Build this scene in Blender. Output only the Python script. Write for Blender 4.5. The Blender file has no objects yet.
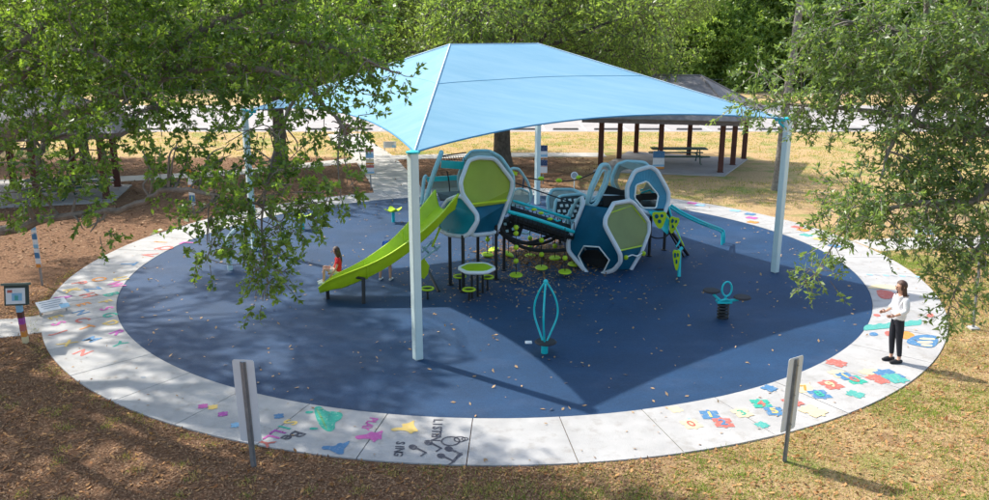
import bpy, bmesh, math, random
import numpy as np
from mathutils import Vector, Matrix
from mathutils.geometry import tessellate_polygon
random.seed(7); rng = np.random.default_rng(7)
sc = bpy.context.scene
C = sc.collection
R = math.radians

# ------------------------------------------------------------------ camera, light, exposure
FPX = 823.0; PITCH = 0.2603; CAMH = 6.4
cam = bpy.data.cameras.new("camera"); camo = bpy.data.objects.new("camera", cam); C.objects.link(camo)
camo.location = (0, 0, CAMH); camo.rotation_euler = (math.pi/2 - PITCH, 0, 0)
cam.sensor_width = 36; cam.lens = FPX/989*36; cam.clip_end = 2000
sc.camera = camo
SUN_EL = R(46.5); SUN_AZ = math.atan2(-0.81, 0.59)      # azimuth from +Y towards +X (sun is behind-left)
w = bpy.data.worlds.new("World"); sc.world = w; w.use_nodes = True
nt = w.node_tree
sky = nt.nodes.new("ShaderNodeTexSky"); sky.sky_type = 'NISHITA'; sky.sun_disc = False
sky.sun_elevation = SUN_EL; sky.sun_rotation = SUN_AZ; sky.air_density = 1.2; sky.dust_density = 2.5; sky.ozone_density = 1.0
nt.links.new(sky.outputs[0], nt.nodes['Background'].inputs[0]); nt.nodes['Background'].inputs[1].default_value = 0.15
sl = bpy.data.lights.new("sun", 'SUN'); so = bpy.data.objects.new("sun", sl); C.objects.link(so)
sl.energy = 3.5; sl.angle = R(0.9); sl.color = (1, 0.95, 0.87)
sd = Vector((math.sin(SUN_AZ)*math.cos(SUN_EL), math.cos(SUN_AZ)*math.cos(SUN_EL), math.sin(SUN_EL)))
so.rotation_euler = sd.to_track_quat('Z', 'Y').to_euler(); so.location = (-20, 20, 30)
sc.view_settings.view_transform = 'Standard'; sc.view_settings.look = 'None'
sc.view_settings.exposure = 0.88; sc.view_settings.gamma = 1

# ------------------------------------------------------------------ measuring helpers (photo pixel -> world)
cp, sp_ = math.cos(PITCH), math.sin(PITCH)
def gp(x, y, z=0.0):
    u = x-494.5; v = y-250; k = (CAMH-z)/(FPX*sp_+v*cp)
    return Vector((u*k, (FPX*cp-v*sp_)*k, z))
def P(x, y, Y):
    u = x-494.5; v = y-250
    dy = FPX*cp-v*sp_; dz = -(FPX*sp_+v*cp)
    k = Y/dy
    return Vector((u*k, Y, CAMH+dz*k))

# ------------------------------------------------------------------ materials
MATS = {}
def pmat(name, col, rough=0.6, var=0.0, scale=6.0, bump=0.0, bscale=40.0, metal=0.0, col2=None, spec=0.5, trans=0.0, alpha=1.0, dirt=None):
    m = bpy.data.materials.new(name); m.use_nodes = True
    t = m.node_tree; b = t.nodes['Principled BSDF']; L = t.links.new
    b.inputs['Roughness'].default_value = rough; b.inputs['Metallic'].default_value = metal
    b.inputs['Specular IOR Level'].default_value = spec
    geo = t.nodes.new('ShaderNodeNewGeometry')
    c2 = col2 or tuple(max(0, c*(1-var)) for c in col)
    n = t.nodes.new('ShaderNodeTexNoise'); n.inputs['Scale'].default_value = scale; n.inputs['Detail'].default_value = 8; n.inputs['Roughness'].default_value = .62
    L(geo.outputs['Position'], n.inputs['Vector'])
    r = t.nodes.new('ShaderNodeValToRGB'); r.color_ramp.elements[0].position = .34; r.color_ramp.elements[1].position = .66
    r.color_ramp.elements[0].color = (*c2, 1); r.color_ramp.elements[1].color = (*col, 1)
    L(n.outputs['Fac'], r.inputs['Fac'])
    colout = r.outputs['Color']
    if dirt:
        n3 = t.nodes.new('ShaderNodeTexNoise'); n3.inputs['Scale'].default_value = dirt[1]; n3.inputs['Detail'].default_value = 10; n3.inputs['Roughness'].default_value = .7
        L(geo.outputs['Position'], n3.inputs['Vector'])
        r3 = t.nodes.new('ShaderNodeValToRGB'); r3.color_ramp.elements[0].position = dirt[2]; r3.color_ramp.elements[1].position = dirt[3]
        r3.color_ramp.elements[0].color = (0, 0, 0, 1); r3.color_ramp.elements[1].color = (1, 1, 1, 1)
        L(n3.outputs['Fac'], r3.inputs['Fac'])
        mx = t.nodes.new('ShaderNodeMix'); mx.data_type = 'RGBA'; mx.inputs[7].default_value = (*dirt[0], 1)
        L(r3.outputs['Color'], mx.inputs[0]); L(colout, mx.inputs[6]); colout = mx.outputs[2]
    L(colout, b.inputs['Base Color'])
    if bump:
        n2 = t.nodes.new('ShaderNodeTexNoise'); n2.inputs['Scale'].default_value = bscale; n2.inputs['Detail'].default_value = 6
        L(geo.outputs['Position'], n2.inputs['Vector'])
        bp = t.nodes.new('ShaderNodeBump'); bp.inputs['Strength'].default_value = bump; bp.inputs['Distance'].default_value = 0.02
        L(n2.outputs['Fac'], bp.inputs['Height']); L(bp.outputs['Normal'], b.inputs['Normal'])
    if trans or alpha < 1:
        out = t.nodes['Material Output']; sh = b.outputs[0]
        if trans:
            tr = t.nodes.new('ShaderNodeBsdfTranslucent'); L(colout, tr.inputs['Color'])
            ms = t.nodes.new('ShaderNodeMixShader'); ms.inputs[0].default_value = trans
            L(sh, ms.inputs[1]); L(tr.outputs[0], ms.inputs[2]); sh = ms.outputs[0]
        if alpha < 1:
            tp = t.nodes.new('ShaderNodeBsdfTransparent'); tp.inputs[0].default_value = (*[min(1, .45+.8*c) for c in col], 1)
            ms = t.nodes.new('ShaderNodeMixShader'); ms.inputs[0].default_value = alpha
            L(tp.outputs[0], ms.inputs[1]); L(sh, ms.inputs[2]); sh = ms.outputs[0]
        L(sh, out.inputs['Surface'])
    MATS[name] = m
    return m
M_conc = pmat('concrete', (.46, .45, .435), .9, .2, 1.3, .35, 60, dirt=((.27, .245, .21), 2.8, .52, .80))
M_conc2 = pmat('path_concrete', (.50, .48, .45), .9, .25, 1.2, .2, 40)
M_slab = pmat('pavilion_concrete', (.40, .38, .37), .9, .2, 1.0, .2, 40)
M_post = pmat('mint_powder_coat', (.60, .74, .74), .38, .06, 3)
M_frame = pmat('pale_grey_plastic', (.60, .64, .70), .4, .10, 5, .08, 60)
M_frame2 = pmat('pale_aqua_plastic', (.34, .56, .62), .42, .14, 5, .1, 60)
M_white = pmat('white_plastic', (.75, .78, .78), .4, .08, 6)
M_lime = pmat('lime_plastic', (.47, .66, .010), .36, .15, 4, .06, 30)
M_limet = pmat('lime_panel', (.50, .60, .09), .35, .14, 1.2, .03, 30, trans=.5, alpha=.86)
M_limed = pmat('olive_lime_panel', (.38, .46, .20), .4, .14, 1.4, .03, 30, trans=.45, alpha=.84)
M_blue = pmat('petrol_blue_panel', (.002, .105, .19), .5, .25, 2, .04, 40, spec=.18, trans=.06, alpha=.97, dirt=((.03, .19, .28), 9, .60, .85))
M_bluel = pmat('sky_blue_panel', (.07, .30, .46), .45, .15, 4, .08, 40, spec=.3, trans=.15, alpha=.93)
M_tealp = pmat('teal_panel', (.003, .27, .34), .45, .2, 3, .05, 40, spec=.3, trans=.1, alpha=.96)
M_teal = pmat('turquoise_paint', (.008, .55, .62), .33, .15, 6)
M_haze = pmat('clear_panel', (.42, .50, .48), .35, .2, 3, 0, 40, trans=.3, alpha=.5)
M_black = pmat('black_steel', (.012, .014, .017), .45, .2, 8)
M_rope = pmat('black_rope', (.02, .021, .024), .85, .3, 30)
M_rubberb = pmat('dark_rubber_seat', (.022, .022, .028), .7, .3, 9, .1, 80)
M_brown = pmat('red_brown_column', (.115, .035, .022), .6, .3, 4)
M_wood = pmat('bark', (.15, .125, .10), .95, .55, 7, .9, 26)
M_wood2 = pmat('grey_bark', (.30, .27, .23), .95, .5, 10, .8, 35)
M_woodm = pmat('oak_bark', (.25, .21, .17), .95, .45, 9, .8, 30)
M_galv = pmat('galvanised_steel', (.33, .35, .37), .42, .25, 9, .1, 40, metal=.55)
M_signw = pmat('aluminium_sign_back', (.66, .69, .72), .5, .08, 3, .05, 20, metal=.1)
M_roof = pmat('grey_shingle', (.27, .25, .25), .85, .35, 3, .6, 9)
M_fascia = pmat('brown_fascia', (.17, .135, .12), .7, .3, 5)
M_soff = pmat('soffit_metal', (.45, .44, .46), .6, .15, 3)
M_green = pmat('green_table_coating', (.02, .105, .085), .5, .3, 8)
M_lot = pmat('worn_asphalt', (.40, .375, .36), .92, .2, .35, .3, 10, dirt=((.30, .28, .27), .5, .60, .82))
M_stop = pmat('wheel_stop_concrete', (.24, .22, .21), .9, .3, 4)
M_line = pmat('white_road_paint', (.8, .8, .8), .7, .2, 8)
M_skin = pmat('skin', (.56, .31, .21), .5, .08, 20)
M_hair = pmat('dark_brown_hair', (.085, .038, .022), .5, .5, 60, .4, 120)
M_blouse = pmat('white_blouse', (.78, .78, .80), .8, .10, 14, .5, 22)
M_leg = pmat('black_trousers', (.014, .015, .024), .8, .3, 20)
M_red = pmat('red_tshirt', (.62, .008, .014), .8, .2, 16, .3, 30)
M_short = pmat('cream_shorts', (.66, .62, .50), .85, .12, 16, .3, 30)
M_cobalt = pmat('cobalt_shirt', (.012, .12, .48), .8, .2, 16)
M_shoe = pmat('black_shoe', (.012, .012, .014), .5)
M_eye = pmat('dark_eye', (.02, .012, .01), .3)
M_lip = pmat('lip', (.38, .12, .11), .5)
PAINT = {}
for k, c in dict(red=(.52, .13, .10), orange=(.70, .26, .04), yellow=(.74, .52, .14), green=(.02, .36, .26), leaf=(.10, .34, .13), blue=(.06, .19, .36),
                 purple=(.38, .06, .33), pink=(.55, .10, .36), black=(.06, .06, .08), sand=(.76, .60, .34), sky=(.25, .48, .66), teal=(.07, .36, .31), white=(.75, .75, .75), navy=(.02, .05, .14), grey=(.3, .33, .36)).items():
    PAINT[k] = pmat('paint_'+k, c, .75, .1, 5, dirt=((.50, .48, .45), 20, .54, .78))

def rubber_mat():
    m = pmat('blue_rubber', (.010, .050, .128), .62, .30, .7, .35, 130, spec=.35)
    t = m.node_tree; b = t.nodes['Principled BSDF']; L = t.links.new
    src = b.inputs['Base Color'].links[0].from_socket
    geo = t.nodes.new('ShaderNodeNewGeometry')
    n = t.nodes.new('ShaderNodeTexNoise'); n.inputs['Scale'].default_value = 26; n.inputs['Detail'].default_value = 8; n.inputs['Roughness'].default_value = .8
    L(geo.outputs['Position'], n.inputs['Vector'])
    r = t.nodes.new('ShaderNodeValToRGB'); r.color_ramp.elements[0].position = .40; r.color_ramp.elements[1].position = .72
    r.color_ramp.elements[0].color = (.82, .82, .85, 1); r.color_ramp.elements[1].color = (1.4, 1.38, 1.3, 1)
    L(n.outputs['Fac'], r.inputs['Fac'])
    mx = t.nodes.new('ShaderNodeMix'); mx.data_type = 'RGBA'; mx.blend_type = 'MULTIPLY'; mx.inputs[0].default_value = 1
    L(src, mx.inputs[6]); L(r.outputs['Color'], mx.inputs[7])
    # pale dust patches, stretched
    mp = t.nodes.new('ShaderNodeMapping'); mp.inputs['Scale'].default_value = (.32, .62, 1); L(geo.outputs['Position'], mp.inputs['Vector'])
    n2 = t.nodes.new('ShaderNodeTexNoise'); n2.inputs['Scale'].default_value = 1.3; n2.inputs['Detail'].default_value = 9; n2.inputs['Roughness'].default_value = .68
    L(mp.outputs[0], n2.inputs['Vector'])
    r2 = t.nodes.new('ShaderNodeValToRGB'); r2.color_ramp.elements[0].position = .52; r2.color_ramp.elements[1].position = .78
    r2.color_ramp.elements[0].color = (0, 0, 0, 1); r2.color_ramp.elements[1].color = (.20, .20, .20, 1)
    L(n2.outputs['Fac'], r2.inputs['Fac'])
    m3 = t.nodes.new('ShaderNodeMix'); m3.data_type = 'RGBA'; m3.inputs[7].default_value = (.14, .17, .25, 1)
    L(r2.outputs['Color'], m3.inputs[0]); L(mx.outputs[2], m3.inputs[6]); L(m3.outputs[2], b.inputs['Base Color'])
    return m
M_rubber = rubber_mat()

def ground_mat():
    m = bpy.data.materials.new('ground_soil_and_grass'); m.use_nodes = True
    t = m.node_tree; b = t.nodes['Principled BSDF']; L = t.links.new
    b.inputs['Roughness'].default_value = .95; b.inputs['Specular IOR Level'].default_value = .2
    geo = t.nodes.new('ShaderNodeNewGeometry'); sep = t.nodes.new('ShaderNodeSeparateXYZ'); L(geo.outputs['Position'], sep.inputs[0])
    def noise(s, d=8, ro=.6):
        n = t.nodes.new('ShaderNodeTexNoise'); n.inputs['Scale'].default_value = s; n.inputs['Detail'].default_value = d; n.inputs['Roughness'].default_value = ro
        L(geo.outputs['Position'], n.inputs['Vector']); return n.outputs['Fac']
    def ramp(f, stops):
        r = t.nodes.new('ShaderNodeValToRGB'); e = r.color_ramp.elements
        while len(e) < len(stops): e.new(.5)
        for i, (p_, c_) in enumerate(stops): e[i].position = p_; e[i].color = (*c_, 1)
        L(f, r.inputs['Fac']); return r.outputs['Color']
    def math_(op, a, b2, clamp=False):
        n = t.nodes.new('ShaderNodeMath'); n.operation = op; n.use_clamp = clamp
        for i, q in enumerate((a, b2)):
            if isinstance(q, (int, float)): n.inputs[i].default_value = q
            else: L(q, n.inputs[i])
        return n.outputs[0]
    def mix(f, a, b2):
        n = t.nodes.new('ShaderNodeMix'); n.data_type = 'RGBA'
        if isinstance(f, (int, float)): n.inputs[0].default_value = f
        else: L(f, n.inputs[0])
        L(a, n.inputs[6]); L(b2, n.inputs[7]); return n.outputs[2]
    brown = ramp(noise(18, 10, .75), [(.28, (.10, .046, .024)), (.5, (.20, .105, .056)), (.70, (.40, .25, .14))])
    straw = ramp(noise(14, 10, .75), [(.28, (.25, .135, .065)), (.5, (.47, .32, .155)), (.7, (.64, .49, .28))])
    green = ramp(noise(22, 8, .7), [(.3, (.10, .15, .025)), (.6, (.23, .31, .065)), (.75, (.42, .41, .13))])
    gm = ramp(noise(.55, 7, .65), [(.50, (0, 0, 0)), (.63, (.8, .8, .8))])
    grass = mix(gm, straw, green)
    n1 = math_('MULTIPLY', math_('SUBTRACT', noise(.5, 8, .7), .5), 13)
    x = math_('ADD', math_('SUBTRACT', sep.outputs['X'], math_('MULTIPLY', math_('SUBTRACT', sep.outputs['Y'], 8), .09)), n1)
    bx = math_('SUBTRACT', 1, math_('DIVIDE', math_('SUBTRACT', x, .2), 3.5), True)     # 1 on the left
    bx = math_('MAXIMUM', math_('MINIMUM', bx, 1), 0)
    by = math_('DIVIDE', math_('SUBTRACT', 43.2, sep.outputs['Y']), .8)
    by = math_('MAXIMUM', math_('MINIMUM', by, 1), 0)
    f = math_('MULTIPLY', bx, by)
    # patchy leaf cover right of the deck as well
    pt = ramp(noise(.8, 9, .75), [(.50, (0, 0, 0)), (.60, (.62, .62, .62))])
    near = math_('MAXIMUM', math_('MINIMUM', math_('DIVIDE', math_('SUBTRACT', 36, sep.outputs['Y']), 6), 1), 0)
    f = math_('MAXIMUM', f, math_('MULTIPLY', pt, near))
    L(mix(f, grass, brown), b.inputs['Base Color'])
    bp = t.nodes.new('ShaderNodeBump'); bp.inputs['Strength'].default_value = 1; bp.inputs['Distance'].default_value = .05
    L(noise(9, 12, .8), bp.inputs['Height']); L(bp.outputs['Normal'], b.inputs['Normal'])
    return m

def leaf_mat(name, c1, c2, trans=.35, rough=.42, spec=.5):
    m = bpy.data.materials.new(name); m.use_nodes = True
    t = m.node_tree; b = t.nodes['Principled BSDF']; L = t.links.new
    at = t.nodes.new('ShaderNodeAttribute'); at.attribute_name = 'tint'
    r = t.nodes.new('ShaderNodeValToRGB'); r.color_ramp.elements[0].color = (*c1, 1); r.color_ramp.elements[1].color = (*c2, 1)
    L(at.outputs['Fac'], r.inputs['Fac']); L(r.outputs['Color'], b.inputs['Base Color'])
    b.inputs['Roughness'].default_value = rough; b.inputs['Specular IOR Level'].default_value = spec
    tr = t.nodes.new('ShaderNodeBsdfTranslucent')
    mx = t.nodes.new('ShaderNodeMix'); mx.data_type = 'RGBA'; mx.blend_type = 'MULTIPLY'; mx.inputs[0].default_value = 1
    mx.inputs[7].default_value = (1.9, 1.9, .8, 1); L(r.outputs['Color'], mx.inputs[6]); L(mx.outputs[2], tr.inputs['Color'])
    ms = t.nodes.new('ShaderNodeMixShader'); ms.inputs[0].default_value = trans
    L(b.outputs[0], ms.inputs[1]); L(tr.outputs[0], ms.inputs[2]); L(ms.outputs[0], t.nodes['Material Output'].inputs['Surface'])
    return m
M_leafL = leaf_mat('oak_leaf', (.035, .088, .017), (.225, .34, .07), .45)
M_leafR = leaf_mat('laurel_leaf', (.05, .105, .035), (.24, .34, .12), .38, .42, .6)
M_leafM = leaf_mat('mid_leaf', (.075, .135, .035), (.25, .34, .11), .52)
M_leafF = leaf_mat('far_leaf', (.10, .185, .045), (.31, .42, .12), .52)
M_leafD = leaf_mat('dark_leaf', (.085, .15, .045), (.25, .35, .10), .5)
M_litter = leaf_mat('dead_leaf', (.16, .075, .03), (.60, .40, .22), .08, .8, .2)
M_litterb = leaf_mat('straw_litter', (.10, .048, .026), (.42, .26, .15), .05, .85, .2)
M_gfresh = leaf_mat('fresh_grass', (.10, .20, .02), (.28, .40, .07), .35, .6, .2)
M_orange = leaf_mat('orange_leaf', (.20, .08, .03), (.56, .31, .13), .08, .8, .2)
M_grass = leaf_mat('grass_blade', (.14, .21, .04), (.56, .43, .20), .35, .7, .2)

# ------------------------------------------------------------------ mesh helpers
class MB:
    def __init__(s): s.v = []; s.f = []
    def add(s, vs, fs):
        o = len(s.v); s.v += [tuple(q) for q in vs]; s.f += [tuple(i+o for i in f) for f in fs]
    def box(s, c, size, rz=0, mat=None):
        x, y, z = [q/2 for q in size]
        vs = [Vector((a*x, b*y, d*z)) for a in (-1, 1) for b in (-1, 1) for d in (-1, 1)]
        m = mat or Matrix.Rotation(rz, 3, 'Z'); c = Vector(c)
        s.add([m @ q+c for q in vs], [(0, 1, 3, 2), (4, 6, 7, 5), (0, 4, 5, 1), (2, 3, 7, 6), (0, 2, 6, 4), (1, 5, 7, 3)])
    def bar(s, a, b, wd, th, up=Vector((0, 0, 1))):
        a = Vector(a); b = Vector(b); d = (b-a); L = d.length; d.normalize()
        sx = d.cross(up)
        if sx.length < 1e-4: sx = d.cross(Vector((0, 1, 0)))
        sx.normalize(); uz = sx.cross(d)
        s.box((a+b)/2, (wd, L, th), mat=Matrix((sx, d, uz)).transposed())
    def tube(s, pts, r, n=8, closed=False, cap=True):
        pts = [Vector(p) for p in pts]; N = len(pts)
        rs = r if isinstance(r, (list, tuple)) else [r]*N
        o = len(s.v); prev = None; vs = []
        for i, p in enumerate(pts):
            if closed: d = pts[(i+1) % N]-pts[i-1]
            else: d = pts[min(i+1, N-1)]-pts[max(i-1, 0)]
            if d.length < 1e-9: d = Vector((0, 0, 1))
            d.normalize()
            if prev is None:
                prev = d.cross(Vector((0, 0, 1)))
                if prev.length < .05: prev = d.cross(Vector((1, 0, 0)))
            a = (prev-d*prev.dot(d)); a.normalize(); prev = a; b = d.cross(a)
            for k in range(n):
                t = 2*math.pi*k/n; vs.append(p+(a*math.cos(t)+b*math.sin(t))*rs[i])
        fs = []
        for i in range(N if closed else N-1):
            j = (i+1) % N
            if closed and j == 0:   # best twist match
                off = min(range(n), key=lambda q: (vs[q]-vs[i*n]).length)
            else: off = 0
            for k in range(n):
                fs.append((i*n+k, i*n+(k+1) % n, j*n+(k+1+off) % n, j*n+(k+off) % n))
        if not closed and cap: fs += [tuple(reversed(range(n))), tuple((N-1)*n+k for k in range(n))]
        s.add(vs, fs)
    def lathe(s, c, prof, n=20, axis=None):
        c = Vector(c); m = Matrix.Identity(3)
        if axis is not None: m = Vector(axis).to_track_quat('Z', 'Y').to_matrix()
        vs = []; fs = []
        for r, z in prof:
            for k in range(n):
                t = 2*math.pi*k/n; vs.append(c+m @ Vector((r*math.cos(t), r*math.sin(t), z)))
        for i in range(len(prof)-1):
            for k in range(n): fs.append((i*n+k, i*n+(k+1) % n, (i+1)*n+(k+1) % n, (i+1)*n+k))
        fs += [tuple(reversed(range(n))), tuple((len(prof)-1)*n+k for k in range(n))]
        s.add(vs, fs)
    def ball(s, c, r, n=12, sc_=(1, 1, 1)):
        c = Vector(c); vs = []; fs = []; h = n//2
        for i in range(1, h):
            a = math.pi*i/h
            for k in range(n):
                t = 2*math.pi*k/n; vs.append(c+Vector((r*math.sin(a)*math.cos(t)*sc_[0], r*math.sin(a)*math.sin(t)*sc_[1], r*math.cos(a)*sc_[2])))
        vs += [c+Vector((0, 0, r*sc_[2])), c-Vector((0, 0, r*sc_[2]))]; T = len(vs)-2
        for i in range(h-2):
            for k in range(n): fs.append((i*n+k, (i+1)*n+k, (i+1)*n+(k+1) % n, i*n+(k+1) % n))
        for k in range(n): fs.append((T, k, (k+1) % n)); fs.append((T+1, (h-2)*n+(k+1) % n, (h-2)*n+k))
        s.add(vs, fs)
    def poly(s, pts, th=0.0, nrm=None):
        pts = [Vector(p) for p in pts]
        tr = tessellate_polygon([pts]); n = len(pts)
        if nrm is None:
            nrm = Vector((0, 0, 0))
            for i in range(n):
                a, b = pts[i], pts[(i+1) % n]; nrm += Vector(((a.y-b.y)*(a.z+b.z), (a.z-b.z)*(a.x+b.x), (a.x-b.x)*(a.y+b.y)))
            nrm.normalize()
        if th == 0: s.add(pts, [tuple(t) for t in tr]); return
        top = [p+nrm*th/2 for p in pts]; bot = [p-nrm*th/2 for p in pts]
        s.add(top+bot, [tuple(t) for t in tr]+[tuple(reversed([i+n for i in t])) for t in tr]+[(i, i+n, (i+1) % n+n, (i+1) % n) for i in range(n)])
    def build(s, name, mat, parent=None, smooth=True, bevel=0, **kw):
        me = bpy.data.meshes.new(name); me.from_pydata(s.v, [], s.f)
        bm = bmesh.new(); bm.from_mesh(me); bmesh.ops.recalc_face_normals(bm, faces=bm.faces); bm.to_mesh(me); bm.free()
        if smooth: me.shade_smooth(); me.set_sharp_from_angle(angle=R(35))
        me.materials.append(mat)
        o = bpy.data.objects.new(name, me); C.objects.link(o)
        if parent is not None: attach(o, parent)
        if bevel:
            b = o.modifiers.new('bevel', 'BEVEL'); b.width = bevel; b.segments = 2; b.limit_method = 'ANGLE'
        for k, q in kw.items(): o[k] = q
        return o
def wl(o):
    m = Matrix.Translation(o.location) @ o.rotation_euler.to_matrix().to_4x4() @ Matrix.Diagonal((*o.scale, 1))
    return (wl(o.parent) @ o.matrix_parent_inverse @ m) if o.parent else m
def attach(o, parent):
    """parent while keeping world position (mesh data is in world coordinates)"""
    o.parent = parent; o.matrix_parent_inverse = wl(parent).inverted()
def tag(o, label=None, cat=None, group=None, kind=None):
    if label: o['label'] = label
    if cat: o['category'] = cat
    if group: o['group'] = group
    if kind: o['kind'] = kind
    return o
def thing(name, loc, label, cat, group=None, rz=0):
    o = bpy.data.objects.new(name, None); o.location = loc; o.rotation_euler = (0, 0, rz); C.objects.link(o); o.empty_display_size = .2
    return tag(o, label, cat, group)
def copy_tree(o, loc=None, rz=None, label=None, scale=None):
    def rec(a, par):
        c = a.copy(); C.objects.link(c)
        if par is not None: c.parent = par
        for ch in a.children: rec(ch, c)
        return c
    c = rec(o, None)
    if loc is not None: c.location = loc
    if rz is not None: c.rotation_euler = (0, 0, rz)
    if scale is not None: c.scale = scale
    if label: c['label'] = label
    return c
def chaikin(pts, it=2, closed=True, q=.25):
    pts = [Vector(p) for p in pts]
    for _ in range(it):
        o = []; n = len(pts)
        if not closed: o.append(pts[0])
        for i in range(n if closed else n-1):
            a, b = pts[i], pts[(i+1) % n]
            o += [a.lerp(b, q), a.lerp(b, 1-q)]
        if not closed: o.append(pts[-1])
        pts = o
    return pts
def catmull(pts, k=6):
    pts = [Vector(p) for p in pts]; o = []; n = len(pts)
    for i in range(n-1):
        p0, p1, p2, p3 = pts[max(i-1, 0)], pts[i], pts[i+1], pts[min(i+2, n-1)]
        for j in range(k):
            t = j/k; o.append(.5*((2*p1)+(p2-p0)*t+(2*p0-5*p1+4*p2-p3)*t*t+(3*p1-p0-3*p2+p3)*t**3))
    o.append(pts[-1]); return o
def np_mesh(name, V, quads, tint, mat, parent=None, world_parent=True):
    me = bpy.data.meshes.new(name); nv = len(V); nf = len(quads); k = quads.shape[1]
    me.vertices.add(nv); me.vertices.foreach_set('co', V.astype(np.float32).ravel())
    me.loops.add(nf*k); me.loops.foreach_set('vertex_index', quads.astype(np.int32).ravel())
    me.polygons.add(nf); me.polygons.foreach_set('loop_start', np.arange(0, nf*k, k, dtype=np.int32))
    me.update(calc_edges=True)
    if tint is not None:
        a = me.attributes.new('tint', 'FLOAT', 'POINT'); a.data.foreach_set('value', tint.astype(np.float32))
    me.materials.append(mat)
    o = bpy.data.objects.new(name, me); C.objects.link(o)
    if parent is not None:
        attach(o, parent) if world_parent else setattr(o, 'parent', parent)
    return o
def unit(a): return a/np.maximum(np.linalg.norm(a, axis=-1, keepdims=True), 1e-9)
def leaf_geo(b, a, L, W, bend=.12):
    """b base (N,3), a axis (N,3) unit, L, W (N,) -> rhombic, slightly folded leaf"""
    N = len(b); s = unit(np.cross(a, unit(rng.normal(size=(N, 3))))); n = np.cross(a, s)
    L = L[:, None]; W = W[:, None]
    v = np.stack([b, b+a*L*.45+s*W*.5+n*W*bend, b+a*L-n*L*bend, b+a*L*.45-s*W*.5+n*W*bend], 1).reshape(-1, 3)
    q = np.arange(4*N).reshape(N, 4); return v, q

# ------------------------------------------------------------------ SETTING: ground, rubber, ring, paths
CY = 22.69; RI = 9.90; RO = 11.46
def circ(r, a, z=0): return Vector((r*math.cos(a), CY+r*math.sin(a), z))
M_ground = ground_mat()
g = MB(); g.add([(-400, -60, .004), (400, -60, .004), (400, 700, .004), (-400, 700, .004)], [(0, 1, 2, 3)])
g.build('ground', M_ground, kind='structure')
d = MB(); N = 160
d.add([circ(RI-.006, 2*math.pi*i/N, .02) for i in range(N)]+[circ(RI-.006, 2*math.pi*i/N, -.1) for i in range(N)], [tuple(range(N))]+[(i, i+N, (i+1) % N+N, (i+1) % N) for i in range(N)])
rub = d.build('rubber_play_surface', M_rubber, kind='structure')
ring = bpy.data.objects.new('concrete_ring_path', None); ring.location = (0, CY, 0); C.objects.link(ring); ring['kind'] = 'structure'
NS = 42
j0 = math.atan2(gp(470, 440).y-CY, gp(470, 440).x)
for i in range(NS):
    a0 = j0+2*math.pi*i/NS+.0008; a1 = j0+2*math.pi*(i+1)/NS-.0008; m_ = MB(); K = 5
    top = [circ(RI, a0+(a1-a0)*k/K, .03) for k in range(K+1)]+[circ(RO, a1-(a1-a0)*k/K, .03) for k in range(K+1)]
    dz = random.uniform(-.003, .003)
    top = [Vector((p.x, p.y, p.z+dz)) for p in top]; n = len(top)
    m_.add(top+[Vector((p.x, p.y, -.09)) for p in top], [tuple(range(n))]+[(q, q+n, (q+1) % n+n, (q+1) % n) for q in range(n)])
    m_.build('slab', M_conc, ring, smooth=False)
PATHS = []
def ribbon(name, px, wd, mat, z=.0, world=False, seg=True):
    """path slab along ground points given in photo pixels"""
    pts = catmull([p if world else gp(*p) for p in px], 5); PATHS.append((np.array([(q.x, q.y) for q in catmull(pts, 4)]), max(wd)/2-.05)); m_ = MB(); n = len(pts); vs = []
    for i, p in enumerate(pts):
        dd = (pts[min(i+1, n-1)]-pts[max(i-1, 0)]); nn = Vector((-dd.y, dd.x, 0)).normalized()
        ww = wd[0]+(wd[1]-wd[0])*i/(n-1)
        vs += [Vector((p.x, p.y, z))+nn*ww/2, Vector((p.x, p.y, z))-nn*ww/2]
    vs2 = [Vector((q.x, q.y, -.06)) for q in vs]; o = len(vs)
    fs = []
    for i in range(n-1):
        a = 2*i; fs += [(a, a+1, a+3, a+2), (a, a+2, a+2+o, a+o), (a+1, a+1+o, a+3+o, a+3)]
    fs += [(0, o, o+1, 1), (o-2, o-1, 2*o-1, 2*o-2)]
    m_.add(vs+vs2, fs); return m_.build(name, mat, kind='structure', smooth=False)
ribbon('path', [(399, 193), (394, 183), (384, 170), (372, 156), (352, 142), (345, 134)], (2.0, 2.2), M_conc2, .016)
ribbon('path', [(385, 158), (440, 156.5), (520, 155), (605, 155)], (1.5, 1.5), M_conc2, .020)
ribbon('path', [(-60, 184), (60, 181), (140, 178), (240, 172), (330, 163), (372, 158.5)], (1.4, 1.5), M_conc2, .012)
ribbon('path', [(866, 246), (900, 244), (950, 242.5), (1040, 240)], (1.35, 1.35), M_conc2, .016)
ribbon('path', [(52, 322), (20, 327), (-40, 332), (-120, 338)], (1.3, 1.3), M_conc2, .016)
lot = MB(); lot.add([(-130, 54.2, .010), (160, 54.2, .010), (160, 74, .010), (-130, 74, .010)], [(0, 1, 2, 3)])
loto = lot.build('parking_lot', M_lot, kind='structure', smooth=False)
ln = MB()
for i in range(-20, 24): ln.box((i*2.75+.6, 57.2, .0155), (.1, 5.0, .002))
ln.build('parking_lines', M_line, loto, smooth=False)
ws0 = None
for i in range(-9, 16):
    m_ = MB(); x = i*2.75+2.0; m_.box((x, 55.2, .06), (1.7, .15, .10)); m_.box((x, 55.2, .12), (1.66, .10, .03))
    if ws0 is None:
        ws0 = m_.build('wheel_stop', M_stop, bevel=.02); o = ws0; x00 = x
    else:
        o = ws0.copy(); C.objects.link(o); o.location.x = x-x00
    tag(o, 'grey concrete wheel stop at the near edge of the car park', 'wheel stop', 'wheel stops along the car park')

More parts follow.
